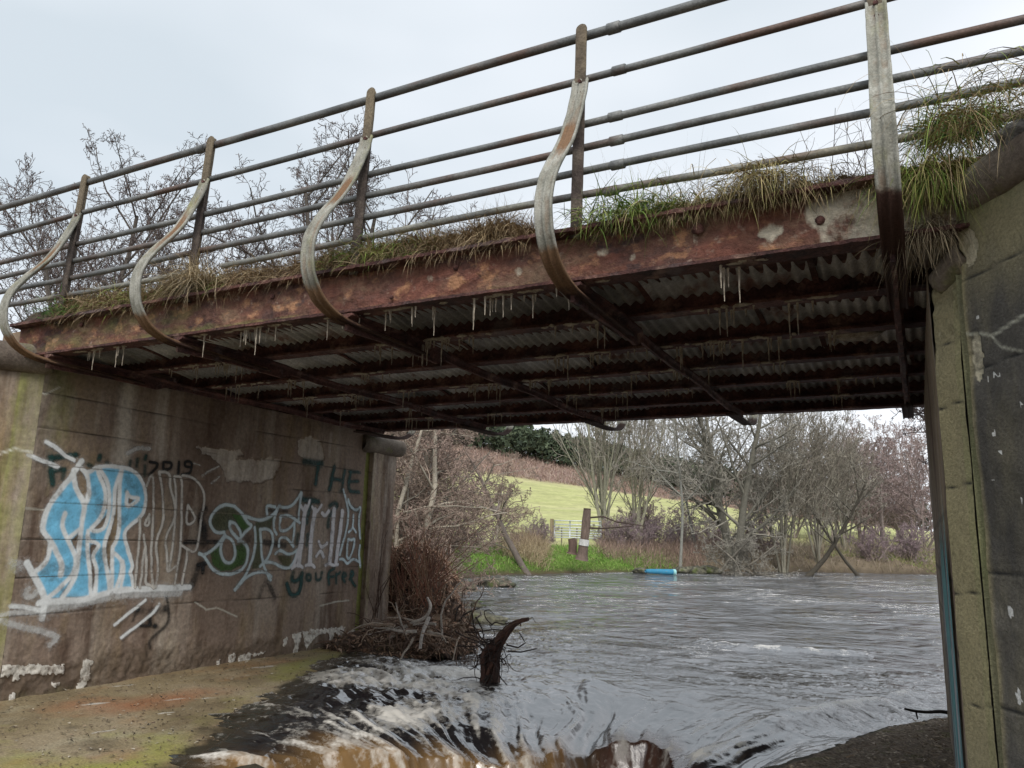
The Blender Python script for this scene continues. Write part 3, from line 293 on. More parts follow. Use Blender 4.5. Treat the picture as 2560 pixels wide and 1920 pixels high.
pale=.08*(T<.17); crack=np.clip(1-seg_dist(np.stack([T,Z],1)+.03*(f5[:,None]-.5),[(0,2.33),(.15,2.36),(.3,2.28),(.6,2.3)])/.014,0,1)
wl=mesh('wing_wall',V-np.array([XL,6.5,0]),gridF(nr,nc),M_conc,True,dict(moss=moss,pale=pale,crack=crack)); obj('wing_wall',wl,ab1)
p=CL+dL*.0+nL*.02; q=CL+dL*1.8+nL*.02
part('coping',capmesh((*(CL+dL*-.06),3.19),(*q,3.2),.135,40,5),M_cap,ab1,True)
m=MB()
b0=CL-nL*.03; 
quad=[b0,b0+dL*2.2,b0+dL*2.2-nL*.6+np.array([-.6,0]),b0-np.array([.6,0])]
Vq=[(*p,-.5) for p in quad]+[(*p,3.08) for p in quad]
m.add(Vq,np.array([(0,3,2,1),(4,5,6,7),(1,0,4,5),(2,1,5,6),(3,2,6,7),(0,3,7,4)])); part('wing_core',m,M_conc,ab1)
# graffiti : thin paint films on the wall
def graffiti(name,label,fills,strokes,st=.009):
    allp=np.array([p for f in fills for p in f[0]]+[p for s_ in strokes for p in s_[0]]); lo=allp.min(0)-.06; hi=allp.max(0)+.06
    ys=np.arange(lo[0],hi[0],st); zs=np.arange(max(lo[1],.03),hi[1],st); Zg,Yg=np.meshgrid(zs,ys,indexing='ij'); P=np.stack([Yg.ravel(),Zg.ravel()],1)
    C=np.zeros((len(P),3)); A=np.zeros(len(P))
    wob=np.stack([fbm(np.c_[P,P[:,0]*0],9,3,2),fbm(np.c_[P,P[:,0]*0],9,3,4)],1)-.5
    Pw=P+.018*wob
    def over(mask,c,a):
        nonlocal C,A
        a=mask*a; n=a+A*(1-a); nz=np.maximum(n,1e-6); C=(np.array(c)[None]*a[:,None]+C*(A*(1-a))[:,None])/nz[:,None]; A=n
    def poly(pp):
        d=seg_dist(Pw,pp,True); s_=np.where(inside(Pw,pp),1,-1)*d; return sstep(-.012,.012,s_)
    for f in fills:
        mk=poly(f[0])
        for h in (f[3] if len(f)>3 else []): mk=mk*(1-poly(h))
        over(mk,f[1],f[2])
    for pts,wd,al,c,soft in strokes:
        pp=np.array(pts); 
        for _ in range(2):  # round the corners
            if len(pp)>2: q=.75*pp[:-1]+.25*pp[1:]; r_=.25*pp[:-1]+.75*pp[1:]; pp=np.concatenate([pp[:1],np.stack([q,r_],1).reshape(-1,2)[1:-1],pp[-1:]])
        e=wd*2+.05; m_=(Pw[:,0]>pp[:,0].min()-e)&(Pw[:,0]<pp[:,0].max()+e)&(Pw[:,1]>pp[:,1].min()-e)&(Pw[:,1]<pp[:,1].max()+e)
        idx=np.where(m_)[0]; d=seg_dist(Pw[idx],pp)
        h=wd/2; k=np.zeros(len(P))
        k[idx]=np.maximum(1-sstep(h*(1-.45*soft)-.003,h*(1+.5*soft)+.006,d), .30*soft*np.exp(-(d/(h*1.7))**2)); over(k,c,al)
    jq=np.full(len(P),1e9)
    for z0 in (2.885,2.56,2.225,1.885,1.55,1.22,.895): jq=np.minimum(jq,np.abs(P[:,1]-z0-.012*np.sin(P[:,0]*1.3+z0)))
    A=A*(1-.75*np.clip(1-jq/.009,0,1)); A=A*(1-.4*sstep(.60,.72,fbm(np.c_[P,P[:,0]*0],7,5,44)))
    A[A<.02]=0; F=gridF(len(zs),len(ys))[:,::-1]; F=F[A[F].max(1)>0]
    used=np.unique(F); rm=np.full(len(P),-1); rm[used]=np.arange(len(used)); F=rm[F]; P=P[used];C=C[used];A=A[used]
    V=np.stack([np.full(len(P),XL+.0),P[:,0],P[:,1]],1); lo_=fbm(V,3,5,3); fi=fbm(V,14,4,9)
    V[:,0]+=.03*(lo_-.5)+.012*(fi-.5)+.006+.02*np.maximum(sstep(.62,.3,V[:,2]+.35*(lo_-.5)+.05*(V[:,1]-6)),0)
    me=mesh(name,V-np.array([XL,6.5,0]),F,M_paint,True,dict(cover=A),C); obj(name,me,ab1,label=label)
my=lambda s_:sum(p[0] for p in s_[0])/len(s_[0])
mz=lambda s_:sum(p[1] for p in s_[0])/len(s_[0])
g4=DATA['g4'];g3=DATA['g3']
graffiti('graffiti','faded dark teal letter F and dots above the blue letters',[],[s_ for s_ in g4 if my(s_)<6])
graffiti('graffiti','dark teal spray painted words under THE at the far end',[],[s_ for s_ in g4 if my(s_)>=6 and mz(s_)>=1.32])
graffiti('graffiti','dark teal handwritten words you free',[],[s_ for s_ in g4 if my(s_)>=6 and mz(s_)<1.32])
g3a=[s_ for s_ in g3 if mz(s_)>1.75 and my(s_)<6]; g3b=[s_ for s_ in g3 if mz(s_)<1.0 and my(s_)<6]; g3c=[s_ for s_ in g3 if s_ not in g3a and s_ not in g3b]
graffiti('graffiti','small black painted year 2019',[],g3a)
graffiti('graffiti','smudged black face doodle low on the wall',[],g3b)
graffiti('graffiti','black cross and marks between the two big pieces',[],g3c)
for o in ab1.children:
    if o.get('label','').startswith(('small black','smudged black','black cross')): o.location.x+=.002
graffiti('graffiti','green filled letters outlined in pale blue and white',[(p,c,a) for p,c,a in DATA['g5_fill']],DATA['g5']); bpy.data.objects[-1:][0].location.x+=0
for o in ab1.children:
    if o.get('label','').startswith('green filled'): o.location.x+=.004
graffiti('graffiti','big sky blue letters with thick white outline',[(DATA['blue_fill'],(.20,.58,.86),.97,DATA['blue_holes'])],DATA['g1'])
graffiti('graffiti','unfilled pale outline letters beside the blue ones',[],DATA['g2'])
for o in ab1.children:
    if o.get('label','').startswith('big sky'): o.location.x+=.006
    if o.get('label','').startswith('unfilled'): o.location.x+=.008
# ---------------------------------------------------------------- right abutment
ab2=thing('abutment','mossy grey concrete abutment with dark flared wing wall, right edge of view','bridge abutment',(.12,6.5,0))
V,nr,nc=yzgrid(.12,4.2,9.0,-.4,3.12,.03); f=fbm(V,4,4,61); V[:,0]-=.015*(f-.5)
j=np.zeros(len(V))
for z0 in (2.885,2.56,2.225,1.885,1.55,1.22,.895,.55,.2): j=np.maximum(j,np.clip(1-np.abs(V[:,2]-z0)/.012,0,1))
obj('wall',mesh('wall',V-np.array([.12,6.5,0]),gridF(nr,nc),M_conc,True,dict(moss=.25+.0*f,pale=.35*np.exp(-((V[:,1]-5)/.6)**2),joint=j*.8)),ab2)
part('wall_core',MB().box((.14,4.35,-.5),(1.2,9.0,3.1)),M_conc,ab2)
# teal and white paint run on the inner face
ys=np.arange(4.3,6.9,.02); zs=np.arange(-.1,2.05,.02); Zg,Yg=np.meshgrid(zs,ys,indexing='ij'); Y=Yg.ravel(); Zz=Zg.ravel()
nn=fbm(np.stack([Y*6,Zz*.7,0*Y],1),1,4,77); n2=fbm(np.stack([Y*5,Zz*.5,0*Y+4],1),1,4,79); C=np.where((nn>.5)[:,None],np.array([.10,.36,.40]),np.array([.55,.56,.62])); C[n2>.58]=(.06,.2,.24); C[nn<.36]=(.03,.03,.035)
A=.9*sstep(2.0,1.5,Zz+.5*(n2-.5)+(Y-5)*.1)*sstep(4.32,4.5,Y+.15*(nn-.5))*sstep(6.9,6.2,Y)
Vp=np.stack([.12+0*Y-.012,Y,Zz],1)-np.array([.12,6.5,0]); obj('graffiti',mesh('graffiti',Vp,gridF(len(zs),len(ys)),M_paint,True,dict(cover=A),C),ab2,label='teal and white spray paint streaks')
# pilaster front (t 0-.175), chamfer strip, then the wing face, slightly set back
V,T,Z,nr,nc=winggrid(CR,dR,nR,0,.178,-.4,2.96,.0118); f=fbm(V,6,4,62)
j=np.zeros(len(V))
for z0 in (2.66,2.36,1.98,1.50,1.02,.6,.25): j=np.maximum(j,np.clip(1-np.abs(Z-z0-.10*T)/.006,0,1))
rag=sstep(2.5,2.95,Z)*.04*fbm(V,16,3,63)
V[:,:2]+=nR*(.012*(f-.5)-.006*j-rag)[:,None]
obj('pilaster',mesh('pilaster',V-np.array([.12,6.5,0]),gridF(nr,nc)[:,::-1],M_wing,True,dict(tan=np.full(len(V),.62),moss=.35*(T>.13)+.15*fbm(V,2,3,4),joint=j,pale=.25*sstep(2.2,2.6,Z))),ab2)
V,T,Z,nr,nc=winggrid(CR,dR,nR,.178,.222,-.4,3.1,.011,-.02); V[:,:2]+=nR*(.012-.014*np.sin((T-.178)/.044*np.pi))[:,None]
obj('chamfer_strip',mesh('chamfer_strip',V-np.array([.12,6.5,0]),gridF(nr,nc)[:,::-1],M_wing,True,dict(tan=np.full(len(V),.35),moss=np.full(len(V),.50)+.35*(fbm(V,3,3,5)-.5))),ab2)
V,T,Z,nr,nc=winggrid(CR,dR,nR,.222,1.5,-.4,3.3,.012); f=fbm(V,5,4,64); TZ=np.stack([T,Z],1)
j=np.zeros(len(V))
for z0,k in ((2.93,.1),(2.50,.1),(1.60,.07),(1.05,.05),(.5,.03)): j=np.maximum(j,np.clip(1-np.abs(Z-z0-k*(T-.3)*.6-.01*fbm(V,4,2,7))/.0075,0,1))
cr_=np.clip(1-seg_dist(TZ+.02*(f[:,None]-.5),[(.222,2.68),(.3,2.66),(.38,2.63),(.5,2.66),(.8,2.72)])/.010,0,1)
cr_=np.maximum(cr_,np.clip(1-seg_dist(TZ+.02*(f[:,None]-.5),[(.37,2.63),(.42,2.57),(.6,2.5)])/.008,0,1))
pl=.0*T; 
for (t,z,rt_,rz) in ((.27,2.56,.035,.12),(.28,3.08,.05,.09)): pl=np.maximum(pl,.62*(((T-t)/rt_)**2+((Z-z)/rz)**2+.8*(f-.5)<1))
lm=np.zeros(len(V)); r2=np.random.default_rng(5)
for t,z,rr in ((.33,2.44,.012),(.37,2.46,.011),(.4,2.45,.009),(.33,1.45,.018),(.335,1.12,.02),(.34,1.10,.014),(.34,2.2,.012),(.36,2.12,.01),(.3,2.0,.009),(.45,1.9,.01),(.5,2.3,.012),(.3,2.74,.01)): lm=np.maximum(lm,.75*(np.hypot((T-t),(Z-z)*.7)+.012*(fbm(V,60,2,8)-.5)<rr))
V[:,:2]+=nR*(.03*(f-.5)-.008*j-.012*(pl>0))[:,None]
obj('wing_wall',mesh('wing_wall',V-np.array([.12,6.5,0]),gridF(nr,nc)[:,::-1],M_wing,True,dict(tan=.5*sstep(2.7,3.15,Z)+.55*np.exp(-((T-.222)/.02)**2),moss=.45*sstep(3.0,3.3,Z),pale=pl,lime=lm,joint=j,crack=cr_)),ab2)
m=MB(); b0=CR-nR*.06; quad=[b0,b0+dR*1.5,b0+dR*1.5-nR*1.2,b0-nR*1.0+np.array([.8,.5])]
Vq=[(*p,-.5) for p in quad]+[(*p,3.15) for p in quad]; m.add(Vq,np.array([(0,1,2,3),(4,7,6,5),(0,4,5,1),(1,5,6,2),(2,6,7,3),(3,7,4,0)])); part('wing_core',m,M_wing,ab2)
part('coping',capmesh((*(CR+dR*.29-nR*.04),3.35),(*(CR+dR*1.5-nR*.04),3.36),.115,30,9),M_cap,ab2,True)
part('coping',capmesh((*(CR+dR*.02-nR*.06),2.98),(*(CR+dR*.23-nR*.06),3.08),.085,14,12),M_cap,ab2,True,label='broken stub of rounded coping over the pilaster')
def lump(c,r,s,n=20,amp=.5,flat=1.,sc_=2.2,k=1.):
    u=np.linspace(0,np.pi,n); v=np.linspace(0,2*np.pi,n*2,endpoint=False); U,Vv=np.meshgrid(u,v,indexing='ij')
    D=np.stack([np.sin(U)*np.cos(Vv),np.sin(U)*np.sin(Vv),np.cos(U)],-1).reshape(-1,3); D=np.sign(D)*np.abs(D)**k
    rr=1+amp*(fbm(D*1.0+s*3.1,sc_,4,s)-.5); P=D*np.array(r)*rr[:,None]*np.array([1,1,flat])+np.array(c)
    i=np.arange(n-1)[:,None]*(2*n)+np.arange(2*n)[None]; i2=np.arange(n-1)[:,None]*(2*n)+(np.arange(2*n)[None]+1)%(2*n)
    return P,np.stack([i,i+2*n,i2+2*n,i2],-1).reshape(-1,4)
m=MB(); P,F=lump((*(CR+dR*.60-nR*.16),3.43),(.20,.20,.12),4,36,.8,k=.7); m.add(P,F); part('broken_parapet',m,M_stone,ab2,True)
m=MB(); P,F=lump((*(CR+dR*.92-nR*.30),3.52),(.30,.30,.2),6,36,.8,k=.7); m.add(P,F); part('broken_parapet',m,M_stone,ab2,True)

# ---------------------------------------------------------------- bridge
br=thing('girder_bridge','rusty steel girder bridge with corrugated iron deck spanning the river','bridge',(-3.5,6.5,3.2))
ZB=3.185; X0,X1=-7.35,.62
def rough_strip(xs,prof,amp,s,sc_=6):
    """prof: closed list of (y,z); sweep along x with corroded unevenness"""
    prof=np.array(prof); n=len(prof); V=np.concatenate([np.c_[np.full(n,x),prof] for x in xs]); nz=fbm(V,sc_,4,s)-.5; nz2=fbm(V*[1,1,1],sc_*4,3,s+9)-.5
    V[:,1]+=amp*nz; V[:,2]+=amp*nz2*.8+amp*.5*nz
    K=len(xs); i=np.arange(K-1)[:,None]*n+np.arange(n)[None]; i2=np.arange(K-1)[:,None]*n+(np.arange(n)[None]+1)%n
    return V,[np.stack([i,i+n,i2+n,i2],-1).reshape(-1,4),np.arange(n)[None],(np.arange(n)[::-1]+(K-1)*n)[None]]
xs=np.arange(X0,X1,.02)
# near fascia girder : web grid
zsw=np.linspace(ZB+.012,3.478,16)
V=np.array([(x,4.03,z) for z in zsw for x in xs]); nf=fbm(V,5,5,70); nf2=fbm(V,18,4,71); flake=sstep(.52,.56,nf)
V[:,1]+=-.012*flake-.010*(nf2-.5)-.02*(nf-.5)
gr=.55*sstep(-3.2,-5.5,V[:,0]+1.5*(fbm(V*[.5,1,1],2,3,3)-.5))+.62*sstep(3.31,3.19,V[:,2])*sstep(-6.5,-3.5,V[:,0])
pt=.66*sstep(-.75,-.1,V[:,0])+sum(.62*np.exp(-((V[:,0]-a_)/.07)**2-((V[:,2]-b_)/.07)**2) for a_,b_ in ((-1.36,3.3),(-1.55,3.36),(-1.15,3.26),(-.85,3.38),(-.6,3.3),(-2.1,3.32),(-2.75,3.36),(-.35,3.38)))+.5*np.exp(-((V[:,0]+1.0)/.025)**2)+.35*np.exp(-((V[:,0]+.62)/.1)**2)*(V[:,2]>3.3)
fg=obj('fascia_girder',mesh('fascia_girder',V-np.array(br.location),gridF(16,len(xs)),M_fascia,True,dict(green=gr,paint=pt)),br)
def sub(name,mb,mat_,par,root,**k):
    V=np.concatenate(mb.V)-np.array(root.location); return obj(name,mesh(name,V,mb.F,mat_,k.pop('smooth',False)),par,**k)
V,F=rough_strip(xs,[(3.925,3.478),(4.12,3.478),(4.12,3.50),(3.925,3.502)],.022,80); sub('top_flange',MB().add(V,F),M_rust,fg,br)
V,F=rough_strip(xs,[(3.955,ZB-.008),(4.10,ZB-.008),(4.10,ZB+.012),(3.955,ZB+.012)],.012,81); sub('bottom_flange',MB().add(V,F),M_rust,fg,br)
V,F=rough_strip(np.arange(X0,X1,.06),[(4.045,ZB),(4.07,ZB),(4.07,3.48),(4.045,3.48)],.004,82); sub('web_back',MB().add(V,F),M_rust,fg,br)
# bolts and blisters on the fascia web
bm=MB(); P,F=lump((0,0,0),(.022,.014,.022),3,8,.6); bm.add(P,F); bolt_me=mesh('bolt',P,F,M_rust,True)
for x,z,s_ in ((-.98,3.40,1.6),(-1.9,3.43,.8),(-2.55,3.40,.9),(-3.05,3.26,.7),(-4.15,3.40,.9),(-5.6,3.33,.8),(-.35,3.34,1.1),(-6.4,3.42,1.0)):
    obj('bolt',bolt_me,fg,(x+3.5,4.008-6.5,z-3.2),(0,x,0),s_)
part('end_wall',MB().box((-7.75,4.1,2.9),(-7.36,9.15,3.49)),M_conc,ab1); part('end_wall',MB().box((.40,4.3,2.9),(.8,9.15,3.47)),M_conc,ab2)
GY=[4.86,5.71,6.56,7.41,8.26]
for k,y in enumerate(GY):
    V,F=rough_strip(np.arange(X0,X1-.3,.03),[(y-.065,ZB-.004),(y+.065,ZB-.004),(y+.065,ZB+.014),(y+.008,ZB+.018),(y+.008,ZB+.155),(y-.008,ZB+.155),(y-.008,ZB+.018),(y-.065,ZB+.014)],.016,90+k,9)
    part('deck_girder',MB().add(V,F),M_rust,br)
V,F=rough_strip(np.arange(X0,X1-.3,.04),[(9.02,ZB-.008),(9.18,ZB-.008),(9.18,ZB+.014),(9.11,ZB+.02),(9.11,3.46),(9.18,3.47),(9.18,3.495),(9.02,3.495),(9.02,3.47),(9.095,3.46),(9.095,ZB+.02),(9.02,ZB+.014)],.016,99,6); part('far_girder',MB().add(V,F),M_rust,br)
# corrugated sheets, one by one
YB=[4.06]+GY+[9.09]
r3=np.random.default_rng(3)
for b in range(6):
    y0,y1=YB[b],YB[b+1]; x=X0+.05+r3.uniform(0,.4); k=0
    while x<X1-.45:
        wd=min(r3.uniform(.85,1.35),X1-.35-x)
        if wd<.15: break
        nx=int(wd/.0125)+2; xx=np.linspace(x-.02,x+wd+.02,nx); yy=np.linspace(y0+.012,y1-.012,9); Yg,Xg=np.meshgrid(yy,xx,indexing='ij')
        u=(Yg-y0)/(y1-y0); zz=ZB+.105+.05*np.sin(u*np.pi)+.014*np.sin(Xg*2*np.pi/.078+b)+.006*k%2*.0+r3.uniform(-.008,.008)+(Xg-x)*r3.normal(0,.012)+.06*(fbm(np.stack([Xg.ravel(),Yg.ravel(),0*Xg.ravel()+k],1),2.2,4,b).reshape(Xg.shape)-.5)
        V=np.stack([Xg.ravel(),Yg.ravel(),zz.ravel()],1); V=np.concatenate([V,V+np.array([0,0,.004])]); F=gridF(9,nx); n=9*nx
        m=MB().add(V,[F[:,::-1],F+n]); part('corrugated_sheet',m,M_sheet,br,True)
        # cover strip at the lap
        if r3.random()<.8:
            V,F=rough_strip_y=None,None
            ys_=np.linspace(y0+.02,y1-.02,9); uu=(ys_-y0)/(y1-y0); m=MB()
            xc=x+wd; P=[]
            for yv,u_ in zip(ys_,uu):
                z_=ZB+.083+.05*math.sin(u_*math.pi)+.008*r3.random(); P+= [(xc-.018,yv,z_),(xc+.018,yv,z_),(xc+.018,yv,z_+.012),(xc-.018,yv,z_+.012)]
            i=np.arange(8)[:,None]*4+np.arange(4)[None]; i2=np.arange(8)[:,None]*4+(np.arange(4)[None]+1)%4
            m.add(P,np.stack([i,i2,i2+4,i+4],-1).reshape(-1,4)); part('lap_strip',m,M_rust,br)
        x+=wd; k+=1
part('bearing_plate',MB().box((X0+.1,4.15,3.34),(X1-.3,9.0,3.40)),M_rust,br)
# soil carried on the deck
xs2=np.arange(X0,X1+.3,.04); ys2=np.concatenate([np.arange(4.02,4.7,.03),np.arange(4.7,9.2,.15)]); Xg,Yg=np.meshgrid(xs2,ys2,indexing='xy')
Vs=np.stack([Xg.ravel(),Yg.ravel(),0*Xg.ravel()],1)
def soilz(P):
    P=np.asarray(P,float); n1=fbm(P*[1,1,0],2.2,4,120); n2=fbm(P*[1,1,0],11,4,121); e=sstep(3.99,4.13,P[:,1])
    return 3.502+e*((.03+.05*n1+.08*sstep(4.1,4.6,P[:,1]))+sstep(-1.9,-2.3,P[:,0])*(.04+.12*n1)+.11*(n2-.35)*sstep(-2.2,-.9,P[:,0]))+.02*(n2-.3)
Vs[:,2]=soilz(Vs)
so_=obj('deck_soil',mesh('deck_soil',Vs-np.array(br.location),gridF(len(ys2),len(xs2)),M_soil,False),br,kind='stuff')
# soil crumbs along the edge
cm=[mesh('clod',*lump((0,0,0),(1,1,.8),s_,7,1.1),M_soil,False) for s_ in (1,2,3)]
mcl=MB()
for k in range(700):
    x=r3.uniform(-6.9,.4); 
    if x<-2.0 and r3.random()<.7: continue
    y=4.05+abs(r3.normal(0,.18)); z=soilz([[x,y,0]])[0]; sc_=r3.uniform(.008,.035); P,F=lump((x,y,z),(sc_,sc_,sc_*.8),k%9,6,1.0); mcl.add(P,F)
part('soil_clods',mcl,M_soil,br,False,kind='stuff')
# stalactites under the flanges
stv=[]
for s_ in range(6):
    r4=np.random.default_rng(s_); Ls=(.06,.10,.16,.2,.08,.13)[s_]; P=np.array([(r4.normal(0,.0008),r4.normal(0,.0008),-Ls*t) for t in np.linspace(0,1,6)]); stv.append(mesh('stalactite',*[ (lambda m:(np.concatenate(m.V),m.F))(MB().tube(P,np.linspace(.0085,.0022,6),5))][0],M_lime,True))
lanes=[4.07]+GY
n_st=0
crust=MB()
for li,y in enumerate(lanes):
    for c in range(19 if li<4 else 9):
        xc=r3.uniform(-6.3,-.3); cl=r3.integers(2,6); wd=r3.uniform(.04,.2)
        for q in range(cl):
            obj('stalactite',stv[r3.integers(0,6)],br,(xc+r3.normal(0,wd*.5)+3.5,y-6.5+r3.uniform(-.06,.02),ZB-.012-3.2),(0,0,0),(1,1,r3.uniform(.4,1.2))); n_st+=1
        
        for _q in range(3):
            P,F=lump((xc+r3.normal(0,wd),y-.05+r3.uniform(-.015,.02),ZB-.004),(r3.uniform(.015,.06),.02,.010),int(r3.integers(0,99)),7,1.6); crust.add(P,F)
part('lime_crust',crust,M_lime,br,True,kind='stuff')
P,F=lump((-.32,6.2,ZB+.10),(.17,.1,.05),33,16,.9); part('foam_lump',MB().add(P,F),M_lime,br,True,label='pale mud nest stuck under the deck')
# ---------------------------------------------------------------- railing with curved outrigger brackets
PX=[-.0288,-1.7036,-3.3784,-5.0532,-6.728,-8.4028]
RZ=[4.86,4.548,4.232,4.067,3.904,3.74]; lean=.037
ryl=lambda z:4.04+lean*(z-3.74)
rl=thing('railing','rusty grey six-pipe railing with curved bow brackets along the near bridge edge','railing',(-3.4,4.04,3.5))
for i,z in enumerate(RZ):
    r_=.029 if i==0 else .023
    segs=[(-9.6,1.35)]
    if i==0: segs=[(-9.6,2.6)]
    if i==5: segs=[(-9.6,-5.02),(-4.75,.98)]
    for a,b in segs:
        xx=np.linspace(a,b,60); P=np.stack([xx,np.full(60,ryl(z)),z+.004*np.sin(xx*1.9+i)+ (.0 if i<5 else -.012*np.cos(xx*1.2))],1)
        m=MB().tube(P,r_,14); lich=np.full(len(m.V[0]),.15+.35*(i==5)); part('rail',m,M_rail,rl,True,attrs=dict(lich=np.concatenate([lich])))
    xc=[-1.50,-1.46,-1.48,-1.47,-1.46,-1.5][i]
    part('pipe_sleeve',MB().tube([(xc-.045,ryl(z),z),(xc-.04,ryl(z),z),(xc+.04,ryl(z),z),(xc+.045,ryl(z),z)],[r_+.002,r_+.007,r_+.007,r_+.002],14),M_rail,rl,True,attrs=dict(lich=np.full(56,.3)))
xc=-5.2; part('pipe_sleeve',MB().tube([(xc-.05,ryl(4.86),4.86),(xc+.05,ryl(4.86),4.86)],.035,14),M_rail,rl,True,attrs=dict(lich=np.full(28,.1)))
for k,x in enumerate(PX):
    zt=4.925; zz=np.r_[np.linspace(3.46,zt-.036,17),zt-.036*np.cos(np.linspace(0,np.pi/2,8))[1:]]
    prof=[(-.036,-.010),(.036,-.010),(.036,.002),(.006,.002),(.006,.05),(-.006,.05),(-.006,.002),(-.036,.002)]
    prof=np.array(prof)
    V=[];
    for z in zz:
        w_=1 if z<zt-.036 else math.sqrt(max(0,1-((z-zt+.036)/.0365)**2))*.98+.02
        V.append(np.c_[x+prof[:,0]*w_,ryl(z)-.035+prof[:,1],np.full(8,z)])
    V=np.concatenate(V); V+= .004*(np.stack([fbm(V,14,3,200+k),fbm(V,14,3,210+k),fbm(V,14,3,220+k)],1)-.5)
    i=np.arange(23)[:,None]*8+np.arange(8)[None]; i2=np.arange(23)[:,None]*8+(np.arange(8)[None]+1)%8
    m=MB().add(V,[np.stack([i,i2,i2+8,i+8],-1).reshape(-1,4),np.arange(8)[::-1][None],(np.arange(8)+23*8)[None]])
    po=part('post',m,M_post,rl,attrs=dict(up=.7*sstep(4.3,4.6,V[:,2])))
    if k==5: continue
    # bracket centre line, near side
    CLN=np.array([(4.03,4.52),(4.01,4.43),(3.985,4.36),(3.93,4.22),(3.84,4.03),(3.745,3.90),(3.65,3.78),(3.575,3.66),(3.535,3.56),(3.525,3.46),(3.54,3.36),(3.575,3.28),(3.64,3.20),(3.73,3.145),(3.85,3.11),(4.0,3.095),(4.3,3.09),(4.9,3.085)])
    def sweep(CL_,name,x,prof,mat_,shear=0):
        CL_=np.array(CL_); T=np.gradient(CL_,axis=0); T/=np.linalg.norm(T,axis=1)[:,None]; Nn=np.stack([T[:,1],-T[:,0]],1)*-1
        V=[]
        for (yy,zz_),nn_,kk in zip(CL_,Nn,range(len(CL_))): V.append(np.c_[x+prof[:,0],yy+nn_[0]*prof[:,1],zz_+nn_[1]*prof[:,1]])
        V=np.concatenate(V); n=len(prof); K=len(CL_); V+=.006*(np.stack([fbm(V,12,3,300+k),fbm(V,12,3,310),fbm(V,12,3,320)],1)-.5)
        i=np.arange(K-1)[:,None]*n+np.arange(n)[None]; i2=np.arange(K-1)[:,None]*n+(np.arange(n)[None]+1)%n
        return V,[np.stack([i,i+n,i2+n,i2],-1).reshape(-1,4),np.arange(n)[None],(np.arange(n)[::-1]+(K-1)*n)[None]]
    tt=np.linspace(0,len(CLN)-1,64); CLs=np.stack([np.interp(tt,range(len(CLN)),CLN[:,0]),np.interp(tt,range(len(CLN)),CLN[:,1])],1)
    for _ in range(3): CLs[1:-1]=.25*CLs[:-2]+.5*CLs[1:-1]+.25*CLs[2:]
    bp_=np.array([(-.052,.006),(-.012,.008),(-.007,.03),(.007,.03),(.012,.008),(.052,.006),(.052,-.013),(.041,-.013),(.035,-.003),(.009,-.003),(.004,-.014),(-.004,-.014),(-.009,-.003),(-.035,-.003),(-.041,-.013),(-.052,-.013)])
    V,F=sweep(CLs,'b',x+.005,bp_,M_brk)
    ru=np.maximum(.85*np.exp(-((V[:,2]-4.02)/.2)**2)*(1 if k else .3)*np.tile((np.abs(bp_[:,0])<.036),len(V)//len(bp_)),.2+.15*np.tile(np.abs(bp_[:,1])<.004,len(V)//len(bp_)))
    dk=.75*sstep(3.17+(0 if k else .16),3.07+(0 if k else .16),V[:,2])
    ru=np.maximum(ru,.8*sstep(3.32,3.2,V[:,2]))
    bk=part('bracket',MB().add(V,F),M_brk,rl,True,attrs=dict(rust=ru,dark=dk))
    for zb in (4.50,4.42):
        me_=MB().tube([(x+.005,ryl(zb)-.045,zb),(x+.005,ryl(zb)-.065,zb)],.013,6); sub_o=obj('bolt',mesh('bolt',np.concatenate(me_.V)-np.array(rl.location),me_.F,M_rust),bk)
    # cross beam below the deck, tapering, ending in a mirrored stub beyond the far girder
    yy=np.linspace(3.95,8.85,40); zb=3.085-.006*(yy-4)+.012*np.sin(yy*3)
    hh=np.where(yy<5.2,.09,.032)
    V=[]
    for y_,z_,h_ in zip(yy,zb,hh):
        f_=.05 if y_<5.2 else .028
        V.append([(x-f_,y_,z_+.09),(x-f_,y_,z_+.075),(x-.012,y_,z_+.06),(x-.012,y_,z_+.06-h_),(x+.012,y_,z_+.06-h_),(x+.012,y_,z_+.06),(x+f_,y_,z_+.075),(x+f_,y_,z_+.09)])
    V=np.concatenate(V); V+=.014*(np.stack([fbm(V,10,3,400+k),fbm(V,10,3,410),fbm(V,10,3,420)],1)-.5); n=8;K=40
    i=np.arange(K-1)[:,None]*n+np.arange(n)[None]; i2=np.arange(K-1)[:,None]*n+(np.arange(n)[None]+1)%n
    part('cross_beam',MB().add(V,[np.stack([i,i2,i2+n,i+n],-1).reshape(-1,4),np.arange(n)[::-1][None],(np.arange(n)+(K-1)*n)[None]]),M_rust,br)
    FC=CLs[::-1].copy(); FC[:,0]=13.14-FC[:,0]; FC=FC[(FC[:,1]<4.5)]; FC[:,1]+=-.03
    V,F=sweep(FC[::-1],'f',x,bp_*[1,-1],M_brk); ru=.3+0*V[:,0]
    part('bracket',MB().add(V,F),M_brk,rl if False else br,True,attrs=dict(rust=ru,dark=.8*sstep(3.3,3.12,V[:,2])))
